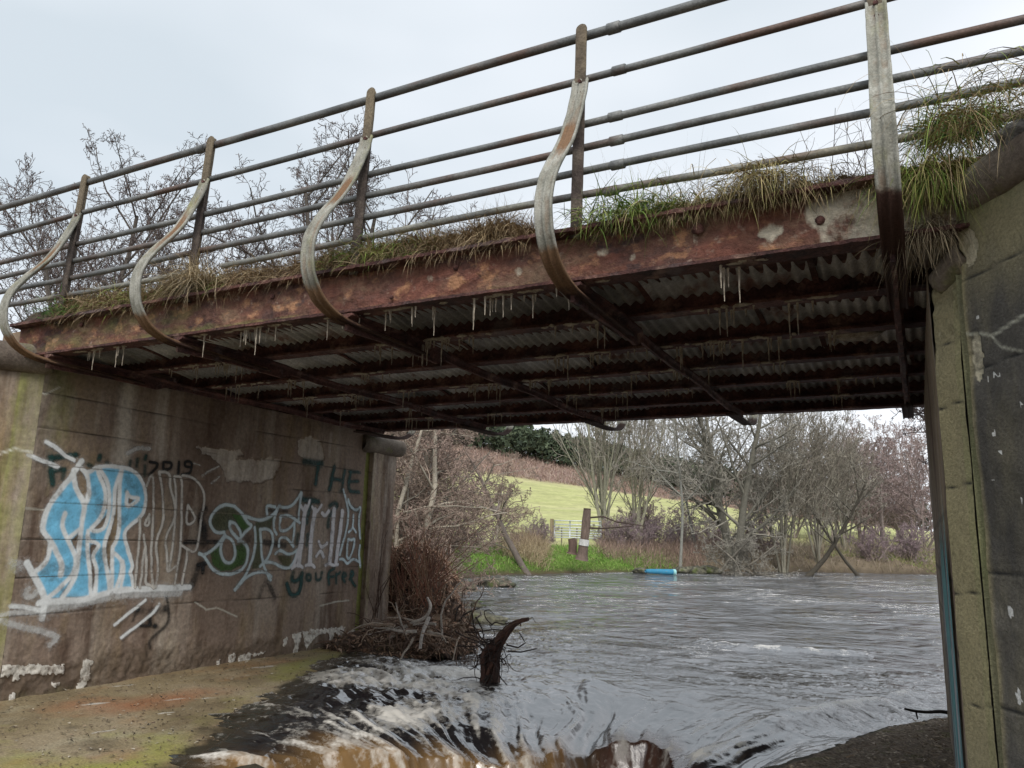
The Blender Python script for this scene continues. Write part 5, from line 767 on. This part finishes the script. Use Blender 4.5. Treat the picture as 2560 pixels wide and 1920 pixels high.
mk('birch',(.30,.295,.26),(.28,.255,.22),seed=163,H=11,trunk_r=.10,n1=10,n2=6,n3=5,n4=2,crown0=.35,ang=(45,80),wob=.10,up=.05,curl=.3,tw=.012)
put('birch','birch_tree','slim white-stemmed birch above the right end of the blue pipe',at(1698,45),None,0,.95)
put('birch','birch_tree','slim pale tree behind the birch, forking near the bridge deck',at(1745,56),None,2,1.05)
mk('big',(.17,.16,.13),(.27,.25,.21),seed=64,H=12,trunk_r=.34,n1=12,n2=8,n3=6,n4=4,stems=4,spread=.30,lean=(.16,0),crown0=.15,ang=(30,65),wob=.12,up=.05,curl=.3,tw=.012)
put('big','bare_tree','large pale many-limbed tree dominating the far bank',at(1830,50),None,0,.95)
mk('gnarl',(.16,.145,.12),(.28,.26,.22),seed=65,H=5.5,trunk_r=.17,n1=10,n2=7,n3=5,n4=3,stems=2,spread=.6,crown0=.15,ang=(40,90),wob=.2,up=-.02,curl=.5,tw=.011)
put('gnarl','bare_tree','low gnarled bleached tree drooping over the far water edge',at(1890,46),None,1.1,.8)
put('gnarl','bare_tree','low spreading tree at the waterside right of the blue pipe',at(1790,45),None,3.3,.75)
mk('stems',(.22,.205,.16),(.23,.205,.165),seed=66,H=9.5,trunk_r=.10,n1=12,n2=6,n3=4,n4=2,stems=8,spread=.10,crown0=.25,ang=(25,55),wob=.06,up=.10,curl=.2,tw=.011)
put('stems','alder_clump','cluster of thin upright alder stems right of the large pale tree',at(1960,52),None,0,1.0)
put('stems','alder_clump','cluster of thin upright alder stems in the middle of the far right bank',at(2040,56),None,1.7,1.0)
put('stems','alder_clump','far alder clump partly hidden behind the leaning waterside trunks',at(2110,66),None,2.9,.95)
mk('lean2',(.075,.065,.05),(.23,.21,.17),seed=67,H=7.0,trunk_r=.16,n1=9,n2=6,n3=5,n4=3,lean=(1.0,.1),wob=.12,crown0=.4,ang=(35,70),up=.06,curl=.35,tw=.011)
put('lean2','leaning_tree','mossy trunk leaning right over the water, left one of two',at(2008,48),.05,0,.95)
put('lean2','leaning_tree','dark crooked trunk leaning over the far right water edge',at(2145,52),.05,3.6,.7)
mk('purple',(.28,.235,.215),(.31,.24,.225),seed=68,H=8,trunk_r=.12,n1=13,n2=7,n3=5,n4=3,stems=3,spread=.25,crown0=.1,ang=(30,65),wob=.12,up=.05,curl=.28,tw=.015)
GRP='purple-brown leafless trees on the far right bank'
for k,(px,d,s_) in enumerate([(2080,78,1.1),(2150,82,1.2),(2210,76,1.15),(2260,84,1.2),(2310,74,1.1),(2345,80,1.15),(2190,92,1.3),(2290,95,1.3),(2120,95,1.25),(2030,88,1.2),(1985,80,1.0),(1920,78,1.05)]):
    put('purple','bare_tree','purple-brown leafless tree in the thick wood beyond the far right bank',at(px,d),None,k*1.3,s_,GRP)
mk('near',(.12,.10,.085),(.10,.078,.075),seed=173,H=7.0,trunk_r=.10,n1=18,n2=9,n3=6,n4=4,stems=2,lean=(-.12,0),crown0=.25,ang=(35,65),wob=.16,up=.05,curl=.42,lenr=(.42,.5,.5,.55),tw=.006)
put('near','bare_tree','dark leafless tree branching in from behind the right abutment',at(2440,14.5),1.45,2.4,.85)
# scrub in front of the field, thorn bushes
mk('bush',(.24,.2,.18),(.30,.23,.24),seed=71,H=2.6,trunk_r=.04,n1=9,n2=7,n3=5,n4=3,stems=7,spread=.5,crown0=.05,ang=(30,70),wob=.15,up=.04,curl=.35,tw=.009)
for k,(px,d,s_,lb) in enumerate([(1580,50,1.0,'purple twiggy bush just right of the whitewashed stump'),(1640,54,.95,'purple twiggy bush left of the slim birch'),(1530,53,.9,'purple twiggy bush directly behind the gate end'),(1700,60,1.3,'brown thorn bush behind the slim birch'),(1770,62,1.2,'brown thorn bush left of the large pale tree'),(1610,70,1.5,'hedgerow thorn bush low in the yellow field'),(1350,48,.8,'low brown bush left of the metal gate'),(1900,58,1.2,'dark bush beneath the large pale tree'),(2180,60,1.0,'low brown bush on the far right bank'),(2270,62,1.1,'brown bush above the grassy strip at far right')]):
    put('bush','bush',lb,at(px,d),None,k*.9,s_)
for o in bpy.data.objects:
    if o.name.startswith('bush') and o.get('category'): o['category']='bush'
# pines on the ridge
r=np.random.default_rng(77)
V=[];F=[];C=[];n=0; tk=MB()
for k in range(620):
    row=r.integers(0,5); b=-75+k*.29+r.normal(0,.8); f0=.06 if r.random()<.65 else .35; a=222+row*6+r.normal(0,2); x,y=a*U+b*W_; z0=terr(np.array([x]),np.array([y]))[0][0]; H=r.uniform(7.0,10.0)
    m_=115; u=r.random(m_)**.8; zz=H*(f0+(1-f0)*u); rad=1.6*np.sqrt(np.clip(1-((u-.35)/.68)**2,0.02,1)); th=r.uniform(0,6.28,m_); rr=rad*np.sqrt(r.random(m_))
    cen=np.stack([x+rr*np.cos(th),y+rr*np.sin(th),z0+zz],1); tri=cen[:,None]+r.normal(0,.50,(m_,3,3))
    V.append(tri.reshape(-1,3)); F.append((np.arange(m_*3)+n).reshape(-1,3)); n+=m_*3; C.append(np.repeat(pal(m_,[(.075,.10,.06),(.095,.12,.07),(.055,.075,.05)],r,.2),3,0))
    tk.tube([(x,y,z0-.5),(x+r.normal(0,.2),y,z0+H*.8)],[.14,.08],3,(.10,.075,.06))
V.append(np.concatenate(tk.V)); off=n; C.append(np.concatenate(tk.C)*np.array([.12,.09,.07])*1.0)
me=mesh('pine_wood',np.concatenate(V),[np.concatenate(F)]+[np.concatenate([f.reshape(-1,4) for f in tk.F if f.shape[1]==4])+off],M_needle,False,None,np.concatenate(C)); obj('pine_wood',me,kind='stuff')
# bracken band and scrub as stuff
def field_blades(name,n,fn,cols,Lm,wd,lean=.35,dr=.3,up=1.,seg=3,jit=.22):
    P=fn(n); z,sd_=terr(P[:,0],P[:,1]); k=(sd_>.12); P=P[k]; z=z[k]; n=len(P); B=np.c_[P,z-.03]
    D=unit(np.stack([r.normal(0,lean,n),r.normal(0,lean,n),np.full(n,up)],1))
    L_=Lm(P) if callable(Lm) else Lm
    return blades(B,D,np.abs(r.normal(1,.3,n))*L_,r.uniform(.6,1.4,n)*wd,np.abs(r.normal(dr,.25,n)),pal(n,cols,r,jit),r,seg)
uv=lambda a0,a1,b0,b1:(lambda n:(r.uniform(a0,a1,n)[:,None]*U+r.uniform(b0,b1,n)[:,None]*W_))
blade_obj('bracken',[field_blades('b',45000,uv(180,240,-70,110),[(.33,.22,.19),(.37,.27,.2),(.27,.19,.17),(.40,.32,.26)],1.5,.12,.5,.3)],kind='stuff')
def azr(x0,x1,d0,d1): return lambda n:np.stack([at(p,1) for p in np.linspace(x0,x1,200)])[r.integers(0,200,n)]*r.uniform(d0,d1,n)[:,None]+r.normal(0,.15,(n,2))
blade_obj('brown_scrub',[field_blades('s',9000,azr(1500,1760,44,60),[(.32,.22,.18),(.38,.28,.21),(.25,.17,.14)],.85,.02,.4,.3),field_blades('s',7000,azr(1740,2330,46,75),[(.27,.21,.16),(.33,.27,.2),(.2,.17,.11)],1.3,.022,.5,.3),
  field_blades('s',5000,azr(1290,1350,41,60),[(.25,.18,.12),(.33,.25,.17)],1.0,.02,.4,.3)],kind='stuff')
def banky(n,y0=18,y1=60,w0=.05,w1=6):
    i=r.integers(0,400,n*2); pts=RIV[2:17]; seg=np.r_[0,np.cumsum(np.hypot(*np.diff(pts,axis=0).T))]; s_=r.uniform(0,seg[-1],n*2); X=np.interp(s_,seg,pts[:,0]);Y=np.interp(s_,seg,pts[:,1])
    P=np.stack([X,Y],1)+r.normal(0,w1*.6,(n*2,2)); return P[(P[:,1]>y0)&(P[:,1]<y1)][:n]
azc=lambda P:P[P[:,0]/P[:,1]<-.29]
gn=lambda n:(lambda P:P[fbm(np.c_[P,0*P[:,0]],  .35,3,900)>.36])(azc(banky(n*3,21,52)))
blade_obj('bank_grass',[field_blades('g',34000,gn,[(.14,.30,.04),(.20,.36,.06),(.27,.40,.10),(.12,.2,.04)],.30,.022,.5,.5),field_blades('g',12000,lambda n:banky(n,19,70),[(.33,.25,.15),(.26,.2,.12),(.2,.2,.07)],.38,.018,.5,.6),
  field_blades('g',5000,azr(1265,1365,38,46),[(.42,.34,.22),(.36,.28,.17)],.75,.02,.35,.4),field_blades('g',5000,azr(2060,2345,60,70),[(.22,.30,.07),(.3,.3,.12)],.35,.035,.5,.4),
  field_blades('g',9000,azr(1150,1330,25.5,33),[(.16,.28,.05),(.24,.34,.08),(.36,.32,.16),(.12,.2,.04)],.3,.02,.5,.4),field_blades('g',9000,azr(1380,1700,40,58),[(.18,.34,.06),(.26,.42,.09),(.34,.36,.14)],.22,.03,.5,.4)],kind='stuff')
lf=lambda n:(lambda t:np.stack([-7.2-t[:,0]*7+r.normal(0,.8,n),10.2+t[:,0]*9.5+r.normal(0,1.3,n)],1))(r.random((n,2)))
blade_obj('leaf_litter',[field_blades('l',16000,lf,[(.33,.2,.13),(.42,.28,.19),(.24,.14,.09),(.5,.36,.27)],.10,.05,1.6,.2,.5,2),field_blades('l',5000,lf,[(.2,.11,.07),(.26,.18,.12)],.5,.008,.9,.3,1.,4)],kind='stuff')
# ---- root-bound bank corner by the far pilaster
def curly(p,d,L_,n,wb,g=-.05):
    P=[np.array(p,float)]; d=np.array(d,float); d/=np.linalg.norm(d)
    for i in range(n): d=d+r.normal(0,wb,3)+np.array([0,0,g]); d/=np.linalg.norm(d); P.append(P[-1]+d*L_/n)
    return np.array(P)
rb=thing('root_bank','undercut earth bank tangled with roots beside the far left pilaster','root bank',(-6.4,9.4,0))
LMP=[((-6.75,9.7,.05),(.72,1.1,.34),7),((-6.35,9.55,.15),(.48,.45,.2),8),((-7.7,11.0,.45),(.8,1.2,1.0),10),((-6.95,8.75,.08),(.35,.55,.22),9)]
m=MB(); P,F=lump((-6.75,9.7,.05),(.72,1.1,.34),7,44,.9); m.add(P,F); P,F=lump((-6.35,9.55,.15),(.48,.45,.2),8,36,.9); m.add(P,F); P,F=lump((-6.95,8.75,.08),(.35,.55,.22),9,30,.9); m.add(P,F); P,F=lump((-7.7,11.0,.45),(.8,1.2,1.0),10,40,.9); m.add(P,F)
part('earth',m,M_soil,rb,False,kind='stuff')
m0=MB()
for k in range(18):
    P=curly((-6.3+r.normal(0,.4),9.1+r.normal(0,.35),.33+r.uniform(-.08,.22)),(r.normal(0,1),-.25,r.normal(0,.5)),r.uniform(.4,1.1),8,.12,-.02); m0.tube(P,np.linspace(r.uniform(.010,.024),.007,9),6,tuple(np.array([(.42,.36,.30),(.34,.26,.2),(.5,.45,.4)][k%3])))
part('driftwood_tangle',m0,M_wood,rb,True,usecol=True,kind='stuff')
m=MB()
for k in range(230):
    a=r.uniform(0,6.28); c=[(-6.7,9.6,.35,.75,1.0),(-6.1,9.5,.40,.6,.5),(-6.95,8.8,.22,.35,.5)][k%3]; p=(c[0]+c[3]*.8*math.cos(a),c[1]+c[4]*.8*math.sin(a),c[2]+r.uniform(-.1,.1)); d=(math.cos(a)+r.normal(0,.6),math.sin(a)*.5-.5+r.normal(0,.5),r.normal(-.1,.4))
    P=curly(p,d,r.uniform(.25,.9),8,.34,-.07); m.tube(P,np.linspace(r.uniform(.006,.022),.003,9),5,tuple(np.array([(.16,.10,.07),(.22,.15,.11),(.10,.065,.05),(.3,.22,.16)][k%4])))
part('roots',m,M_wood,rb,True,usecol=True,kind='stuff')
V=[];F=[];C=[];n=0
for (c,s_,sd2),nn in zip(LMP,(5200,2000,9000,900)):
    def onl(k):
        D=unit(r.normal(0,1,(k*3,3))+[0,0,.25]); D=D[D[:,2]>-.1][:k]; rr=1+.9*(fbm(D+sd2*3.1,2.2,4,sd2)-.5); return np.array(c)+D*np.array(s_)*rr[:,None]*(1.02+r.normal(0,.02,(len(D),1)))
    B=onl(nn); nn=len(B); D=unit(r.normal(0,1,(nn,3))*[1,1,.5]); v,f,cc=blades(B,D,r.uniform(.04,.09,nn),r.uniform(.02,.045,nn),r.uniform(0,.6,nn),pal(nn,[(.33,.2,.13),(.42,.28,.19),(.24,.14,.09),(.5,.36,.27),(.2,.12,.08)],r),r,2); V.append(v);F.append(f+n);C.append(cc);n+=len(v)
    B=onl(nn//6); n6=len(B); D=unit(r.normal(0,1,(n6,3))+[0,0,.8]); v,f,cc=blades(B,D,r.uniform(.15,.5,n6),r.uniform(.004,.008,n6),r.uniform(.3,1,n6),pal(n6,[(.3,.17,.11),(.38,.26,.18)],r),r,5); V.append(v);F.append(f+n);C.append(cc);n+=len(v)
obj('dead_leaves',mesh('dead_leaves',np.concatenate(V)-np.array([-6.4,9.4,0]),[np.concatenate(F)],M_grass,False,None,np.concatenate(C)),rb,kind='stuff')
m=MB()
V=[];F=[];C=[];n=0
for c,s_,nn in (((-6.6,9.3,.1),(.5,.6,.2),1300),((-6.9,8.75,.12),(.3,.4,.12),900)):
    B=np.array(c)+r.normal(0,1,(nn,3))*np.array(s_)*.7; D=unit(np.stack([r.normal(.3,.5,nn),r.normal(-.6,.4,nn),r.normal(-.3,.3,nn)],1)); v,f,cc=blades(B,D,r.uniform(.08,.3,nn),r.uniform(.003,.007,nn),r.uniform(.3,1,nn),pal(nn,[(.12,.11,.045),(.10,.08,.045),(.16,.11,.07),(.07,.05,.035)],r),r,4); V.append(v);F.append(f+n);C.append(cc);n+=len(v)
obj('mossy_grass',mesh('mossy_grass',np.concatenate(V)-np.array([-6.4,9.4,0]),np.concatenate(F),M_grass,False,None,np.concatenate(C)),rb,kind='stuff')
def limb(kind,label,cat,paths,c,mt=M_wood,sides=10,amp=.25):
    b=np.array(paths[0][0][0]); t=thing(kind,label,cat,tuple(b))
    for j,(P,r0,r1,nm) in enumerate(paths):
        P=np.array(P,float); K=len(P); tt=np.linspace(0,K-1,(K-1)*6+1); Q=np.stack([np.interp(tt,range(K),P[:,i]) for i in range(3)],1)
        for _ in range(6): Q[1:-1]=.25*Q[:-2]+.5*Q[1:-1]+.25*Q[2:]
        Rr=np.linspace(r0,r1,len(Q))*(1+amp*(fbm(Q*9,1,3,j+5)-.5)); m=MB().tube(Q,Rr,sides); V=m.V[0]; m.V[0]=V+ .12*r0*(np.stack([fbm(V*30,1,3,1),fbm(V*30,1,3,2),fbm(V*30,1,3,3)],1)-.5)*2
        cc=np.array(c)*(1+.5*(fbm(V*[8,8,3],1,3,8)-.5))[:,None]; m.C[0]=cc; part(nm,m,mt,t,True,usecol=True)
    return t
def pt(px,py,Y):
    v=fw+rt*(px-1280)/FPX-upv*(py-960)/FPX; v=v*(Y/v[1]); return (v[0],v[1],v[2]+1.7)
q=lambda x,y,Y:pt(900+.226*x,1350+.226*y,Y)
limb('birch_log','upright white birch trunk standing against the far left pilaster','tree trunk',[([q(245,880,9.75),q(235,780,9.75),q(262,600,9.8),q(285,400,9.85),q(310,150,9.9),q(300,20,9.9)],.045,.02,'trunk'),([q(285,360,9.85),q(255,260,9.8),q(290,100,9.8),q(260,10,9.8)],.012,.008,'limb'),([q(300,280,9.88),q(330,120,9.9),q(320,0,9.9)],.010,.006,'limb')],(.42,.39,.36))
limb('driftwood_branch','pale bent driftwood branch lying across the root bank','driftwood',[([q(290,1100,9.0),q(400,1035,9.05),q(500,960,9.1),q(610,905,9.15),q(715,870,9.2),q(765,800,9.2),q(785,720,9.25),q(745,640,9.3)],.034,.018,'limb')],(.46,.41,.36))
limb('driftwood_branch','short pale split branch hanging down off the root bank','driftwood',[([q(665,1200,8.9),q(675,1100,8.9),q(700,1000,8.95),q(730,930,9.0),q(765,850,9.05)],.022,.028,'limb')],(.50,.46,.42))
limb('driftwood_branch','thin bleached stick dangling into the dark hollow of the root bank','driftwood',[([q(1030,1330,8.8),q(1055,1200,8.85),q(1075,1110,8.9),q(1110,1060,8.95)],.009,.011,'limb')],(.38,.31,.25))
limb('dead_branch','dark forked stick poking up from the end of the root bank','branch',[([q(1050,900,9.4),q(1075,760,9.4),q(1115,715,9.4)],.012,.009,'limb'),([q(1100,900,9.4),q(1140,830,9.4),q(1220,790,9.4),q(1325,750,9.4)],.014,.007,'limb')],(.05,.04,.035))
# red-brown stems
t=thing('bramble_stems','fan of thin red-brown dogwood stems growing on the root bank','shrub',(-6.6,9.8,.4)); m=MB()
for k in range(170):
    b=pt(900+.226*r.uniform(330,900),1350+.226*r.uniform(330,760),10.0+r.normal(0,.2)); d=np.array([r.normal(.05,.42),r.normal(0,.2),1]); P=curly(b,d,r.uniform(.3,1.1),7,.10,.01); m.tube(P,np.linspace(.007,.003,8),4,tuple(np.array([(.26,.12,.08),(.30,.2,.13),(.2,.11,.08)][k%3])))
    if k%2: m.tube(curly(P[4],d+r.normal(0,.5,3),.25,4,.1,.02),np.linspace(.003,.0015,5),3,(.16,.065,.04))
part('stem',m,M_wood,t,usecol=True,kind='stuff')
t=thing('bramble_stems','dark thorny bramble stems climbing the far left pilaster','shrub',(-6.9,9.1,.2)); m=MB()
for k in range(16):
    b=pt(900+.226*r.uniform(90,200),1350+.226*r.uniform(800,900),9.3); d=np.array([r.normal(.0,.15),r.normal(-.1,.1),1]); P=curly(b,d,r.uniform(.6,1.3),9,.1,.01); m.tube(P,np.linspace(.006,.003,10),4,(.07,.04,.03))
for k in range(14):
    b=pt(900+.226*r.uniform(-20,200),1350+.226*r.uniform(900,1200),9.0); P=curly(b,(r.normal(0,1),-.4,r.normal(.1,.4)),r.uniform(.4,.9),7,.12,0); m.tube(P,np.linspace(.007,.003,8),4,(.10,.06,.045))
part('stem',m,M_wood,t,usecol=True,kind='stuff')
# snag in the stream
Ys=8.35
sn=limb('root_snag','gnarled dark red-brown root snag rearing out of the rushing water','root snag',[([q(1400,1640,Ys),q(1410,1500,Ys),q(1440,1350,Ys),q(1470,1250,Ys),q(1535,1120,Ys),q(1600,1020,Ys),q(1680,940,Ys),q(1770,895,Ys),q(1865,875,Ys)],.095,.018,'trunk'),
 ([q(1500,1600,Ys+.05),q(1480,1450,Ys+.05),q(1440,1300,Ys+.05),q(1500,1200,Ys+.05)],.06,.045,'root'),([q(1370,1640,Ys-.1),q(1365,1450,Ys-.1),q(1350,1280,Ys-.1),q(1420,1180,Ys-.1),q(1500,1190,Ys-.05)],.035,.03,'root'),
 ([q(1770,895,Ys),q(1780,960,Ys)],.012,.004,'root')],(.085,.045,.035),amp=.5)
m=MB()
for k in range(30):
    o=q(1450+r.normal(0,40),1250+r.normal(0,90),Ys-.05); d=(r.normal(0,1),r.normal(-.3,.5),r.normal(0,.7)); P=curly(o,d,r.uniform(.3,.8),14,.42,-.04); m.tube(P,np.linspace(.009,.003,15),5,(.05,.035,.03))
for a in ([(1160,1020),(1280,1020),(1400,1000),(1480,990),(1590,1000)],[(1050,1010),(1160,1070),(1300,1120),(1510,1160)],[(1620,1160),(1750,1190),(1830,1140),(1760,1020)],[(1640,1230),(1780,1240),(1900,1215),(1960,1200)],[(1240,800),(1260,960),(1300,1080),(1380,1170)],[(1280,850),(1350,980),(1370,1080),(1340,1110)],[(1500,1420),(1560,1530),(1660,1640)],[(1390,1200),(1385,1400),(1440,1480),(1490,1600)],[(1080,1170),(1200,1180),(1320,1170)]):
    P=np.array([q(x,y,Ys-.1) for x,y in a]); K=len(P); tt=np.linspace(0,K-1,K*4); m.tube(np.stack([np.interp(tt,range(K),P[:,i]) for i in range(3)],1),np.linspace(.010,.005,K*4),5,(.04,.028,.024))
for k in range(16):
    a0=r.uniform(0,6.28); Pk=[]
    for t_,(px_,py_) in zip(np.linspace(0,1,7),[(1440,1560),(1450,1400),(1470,1270),(1535,1130),(1600,1030),(1680,950),(1770,905)]):
        rr_=(.105-.07*t_)*r.uniform(.85,1.15); a0+=r.normal(.35,.3); c_=np.array(q(px_,py_,Ys)); Pk.append(c_+rr_*np.array([math.cos(a0),math.sin(a0)*.8-.15,0]))
    nn_=r.integers(4,8); Pk=np.array(Pk[:nn_]); tt=np.linspace(0,nn_-1,nn_*4); m.tube(np.stack([np.interp(tt,range(nn_),Pk[:,i]) for i in range(3)],1),np.linspace(.022,.006,nn_*4)*r.uniform(.6,1.3),6,tuple(np.array([(.10,.05,.035),(.06,.035,.028),(.14,.09,.07)][k%3])))
for k in range(7):
    o=q(1400+r.normal(0,30),1500,Ys-.2); P=[np.array(o)]; d=np.array([r.normal(.05,.08),-.6,-.42])
    for i in range(9): d=d+r.normal(0,.10,3); P.append(P[-1]+d/np.linalg.norm(d)*.24+np.array([0,0,.02]))
    m.tube(P,np.linspace(.008,.004,10),5,(.04,.03,.025))
part('rootlets',m,M_wood,sn,True,usecol=True,kind='stuff')
# rocks, twig at right pier
P,F=lump((0,0,0),(.62,.3,.17),12,26,.8,k=.8); obj('boulder',mesh('boulder',P,F,M_rock,True),loc=(*at(1205,16.2),.02),rot=(0,0,-.2),label='long flat pale boulder in the rapids behind the root snag',cat='rock')
P,F=lump((0,0,0),(.16,.1,.09),13,16,.8); obj('boulder',mesh('boulder',P,F,M_rock,True),loc=(*at(1196,19.5),.02),label='small dark boulder breaking the water upstream of the snag',cat='rock')
for px,d,s_,lb in ((1240,27.6,.5,'mossy boulder at the foot of the green bank'),(1155,25,.4,'dark mossy boulder at the left bank waterline')):
    P,F=lump((0,0,0),(s_*1.4,s_,s_*.55),int(px),18,.9); obj('boulder',mesh('boulder',P,F,M_rock,True),loc=(*at(px,d),.05),label=lb,cat='rock')
for k,(px,d,s_) in enumerate([(1735,44.8,.45),(1770,45.3,.5),(1702,44.5,.35),(1600,42.2,.3)]):
    P,F=lump((0,0,0),(s_*1.4,s_,s_*.6),30+k,14,.9); obj('boulder',mesh('boulder',P,F,M_rock,True),loc=(*at(px,d),.12),label=('grey boulder behind the right end of the blue pipe','mossy boulder right of the blue pipe','small pale boulder above the blue pipe','smallest boulder at the left end of the blue pipe')[k],cat='rock')
limb('dead_branch','black stick lying in the water beside the right abutment','branch',[([pt(2262,1772,8.9),pt(2285,1778,8.95),pt(2320,1781,9.0),pt(2350,1778,9.05),pt(2372,1782,9.1)],.012,.018,'limb'),([pt(2290,1779,8.95),pt(2294,1798,8.9)],.01,.006,'limb')],(.02,.016,.014))
# ---- far bank things
x,y=at(1613,41.0); x2,y2=at(1686,42.2); dx,dy=x2-x,y2-y; L_=math.hypot(dx,dy)
bt=thing('blue_pipe','bright blue plastic pipe floating at the far bank waterline','pipe',(x,y,.10))
tt=np.linspace(0,1,20); P=np.stack([x+dx*tt,y+dy*tt,.17-.05*tt],1); part('pipe',MB().tube(P,np.interp(tt,[0,.08,.5,1],[.07,.11,.135,.15]),18,(1,1,1)),M_blue,bt,True,usecol=True)
part('pipe_end',MB().tube([(x+dx*.9,y+dy*.9,.125),(x+dx*1.0,y+dy*1.0,.12)],.155,18,(9,2.6,1.6)),M_blue,bt,True,usecol=True)
def stump(kind,label,p0,p1,r0,r1,c,band=None,branches=()):
    t=thing(kind,label,'tree stump',tuple(p0)); K=26; tt=np.linspace(0,1,K); P=np.array(p0)+(np.array(p1)-np.array(p0))*tt[:,None]; P[:,0]+=.05*np.sin(tt*3)
    Rr=np.interp(tt,[0,.12,.9,1],[r0*1.35,r0,r1,r1*.97]); m=MB().tube(P,Rr,16); V=m.V[0]; V+=.10*r0*4*(np.stack([fbm(V*[5,5,1.2],1,3,1),fbm(V*[5,5,1.2],1,3,2),0*V[:,0]+.5],1)-.5)
    m.C[0]=np.array(c)*np.ones((len(V),1))*(1+.6*(fbm(V*[6,6,2],1,3,5)-.5))[:,None]
    part('trunk',m,M_wood,t,True,usecol=True)
    if band:
        tb=np.linspace(band[0],band[1],6); Pb=np.array(p0)+(np.array(p1)-np.array(p0))*tb[:,None]; Pb[:,0]+=.05*np.sin(tb*3); part('white_paint_band',MB().tube(Pb,np.interp(tb,[0,.9],[r0*1.14,r1*1.1]),16,(.55,.55,.53),False),M_wood,t,True,usecol=True)
    for b in branches:
        b=np.array(b); K=len(b); tt=np.linspace(0,K-1,K*4); part('branch',MB().tube(np.stack([np.interp(tt,range(K),b[:,i]) for i in range(3)],1),np.linspace(.05,.02,K*4),6,(.07,.05,.04)),M_wood,t,True,usecol=True)
D=38.5
f=lambda x,y:pt(1400+x*.2713,1020+y*.2713,at(1440,D)[1])
gz=lambda x,y:f(x,y)
stump('tree_stump','tall leaning dead trunk with a whitewashed band on the green bank',f(195,1400),f(250,925),.24,.19,(.15,.11,.09),(.28,.40),[[f(275,1010),f(400,1000),f(520,1050),f(640,1065),f(780,1090)],[f(275,1105),f(380,1110),f(520,1100),f(660,1090),f(675,1070)],[f(520,1050),f(620,1060),f(680,1080)]])
stump('tree_stump','short broken stump beside the whitewashed trunk',f(108,1345),f(105,1205),.21,.2,(.12,.08,.065))
# gate
Dg=55; g0=np.array(at(1386,Dg)); g1=np.array(at(1503,Dg)); gd_=(g1-g0); zg=1.7-.02; 
zb_=pt(1386,1343,g0[1])[2]; zt_=pt(1386,1301,g0[1])[2]
gt=thing('field_gate','galvanised seven-bar metal field gate on the green bank','gate',(*g0,zb_))
hh=np.array([0,.14,.28,.44,.6,.78,1.0]); G=lambda t,h:(g0[0]+gd_[0]*t,g0[1]+gd_[1]*t,zb_+(zt_-zb_)*h)
for h in hh: part('bar',MB().tube([G(0,h),G(1,h)],.04,6),M_galv,gt,True)
for t_ in (0,.33,.66,1): part('upright',MB().tube([G(t_,-.02),G(t_,1.02)],.045,6),M_galv,gt,True)
for k,(px,lb) in enumerate(((1379,'pale timber gate post at the left end of the metal gate'),(1509,'timber gate post at the right end of the metal gate'))):
    p=at(px,Dg); pg=thing('gate_post',lb,'post',(*p,zb_-.3)); part('post',MB().box((p[0]-.1,p[1]-.1,zb_-.3),(p[0]+.1,p[1]+.1,zt_+.1),(.30,.24,.15)),M_wood,pg,usecol=True)
for k,px in enumerate((1360,1334,1404,1442,1534,1560)):
    p=at(px,Dg+3); z0=terr(np.array([p[0]]),np.array([p[1]]))[0][0]; o=thing('fence_post','thin weathered fence post along the bottom of the yellow field','fence post',(*p,z0),'fence posts below the yellow field'); part('post',MB().tube([(*p,z0-.2),(*p,z0+1.35)],.05,6,(.2,.17,.13)),M_wood,o,usecol=True)

# grit and leaf scraps scattered on the left apron
n=2600; X=r.uniform(-7.05,-5.0,n); Y=r.uniform(3.6,9,n); k=(X<-5.2-(Y-5)*.42); X=X[k];Y=Y[k]; n=len(X); B=np.stack([X,Y,.2-.1*(X+7.1)+.012],1)
V,F,C=blades(B,unit(np.stack([r.normal(0,1,n),r.normal(0,1,n),r.uniform(.02,.25,n)],1)),r.uniform(.01,.045,n),r.uniform(.006,.018,n),r.uniform(0,.2,n),pal(n,[(.10,.07,.05),(.2,.15,.1),(.38,.34,.27),(.06,.05,.035)],r),r,2)
obj('apron_litter',mesh('apron_litter',V,F,M_grass,False,None,C),kind='stuff')

n=2200; X=r.uniform(-1.0,.1,n); Y=r.uniform(5,9.6,n); B=np.stack([X,Y,.085*np.clip(X-np.interp(Y,[5,6.7,7.6,8.54,9.34,9.7],[-1.35,-1.06,-.73,-.46,-.02,.3]),-1,9)+.03],1); B=B[B[:,2]>.035]; n=len(B)
V,F,C=blades(B,unit(np.stack([r.normal(0,1,n),r.normal(0,1,n),r.uniform(.02,.3,n)],1)),r.uniform(.015,.06,n),r.uniform(.006,.02,n),r.uniform(0,.2,n),pal(n,[(.24,.17,.11),(.34,.27,.19),(.16,.11,.08),(.45,.38,.3)],r),r,2)
obj('leaf_scraps',mesh('leaf_scraps',V,F,M_grass,False,None,C),kind='stuff')
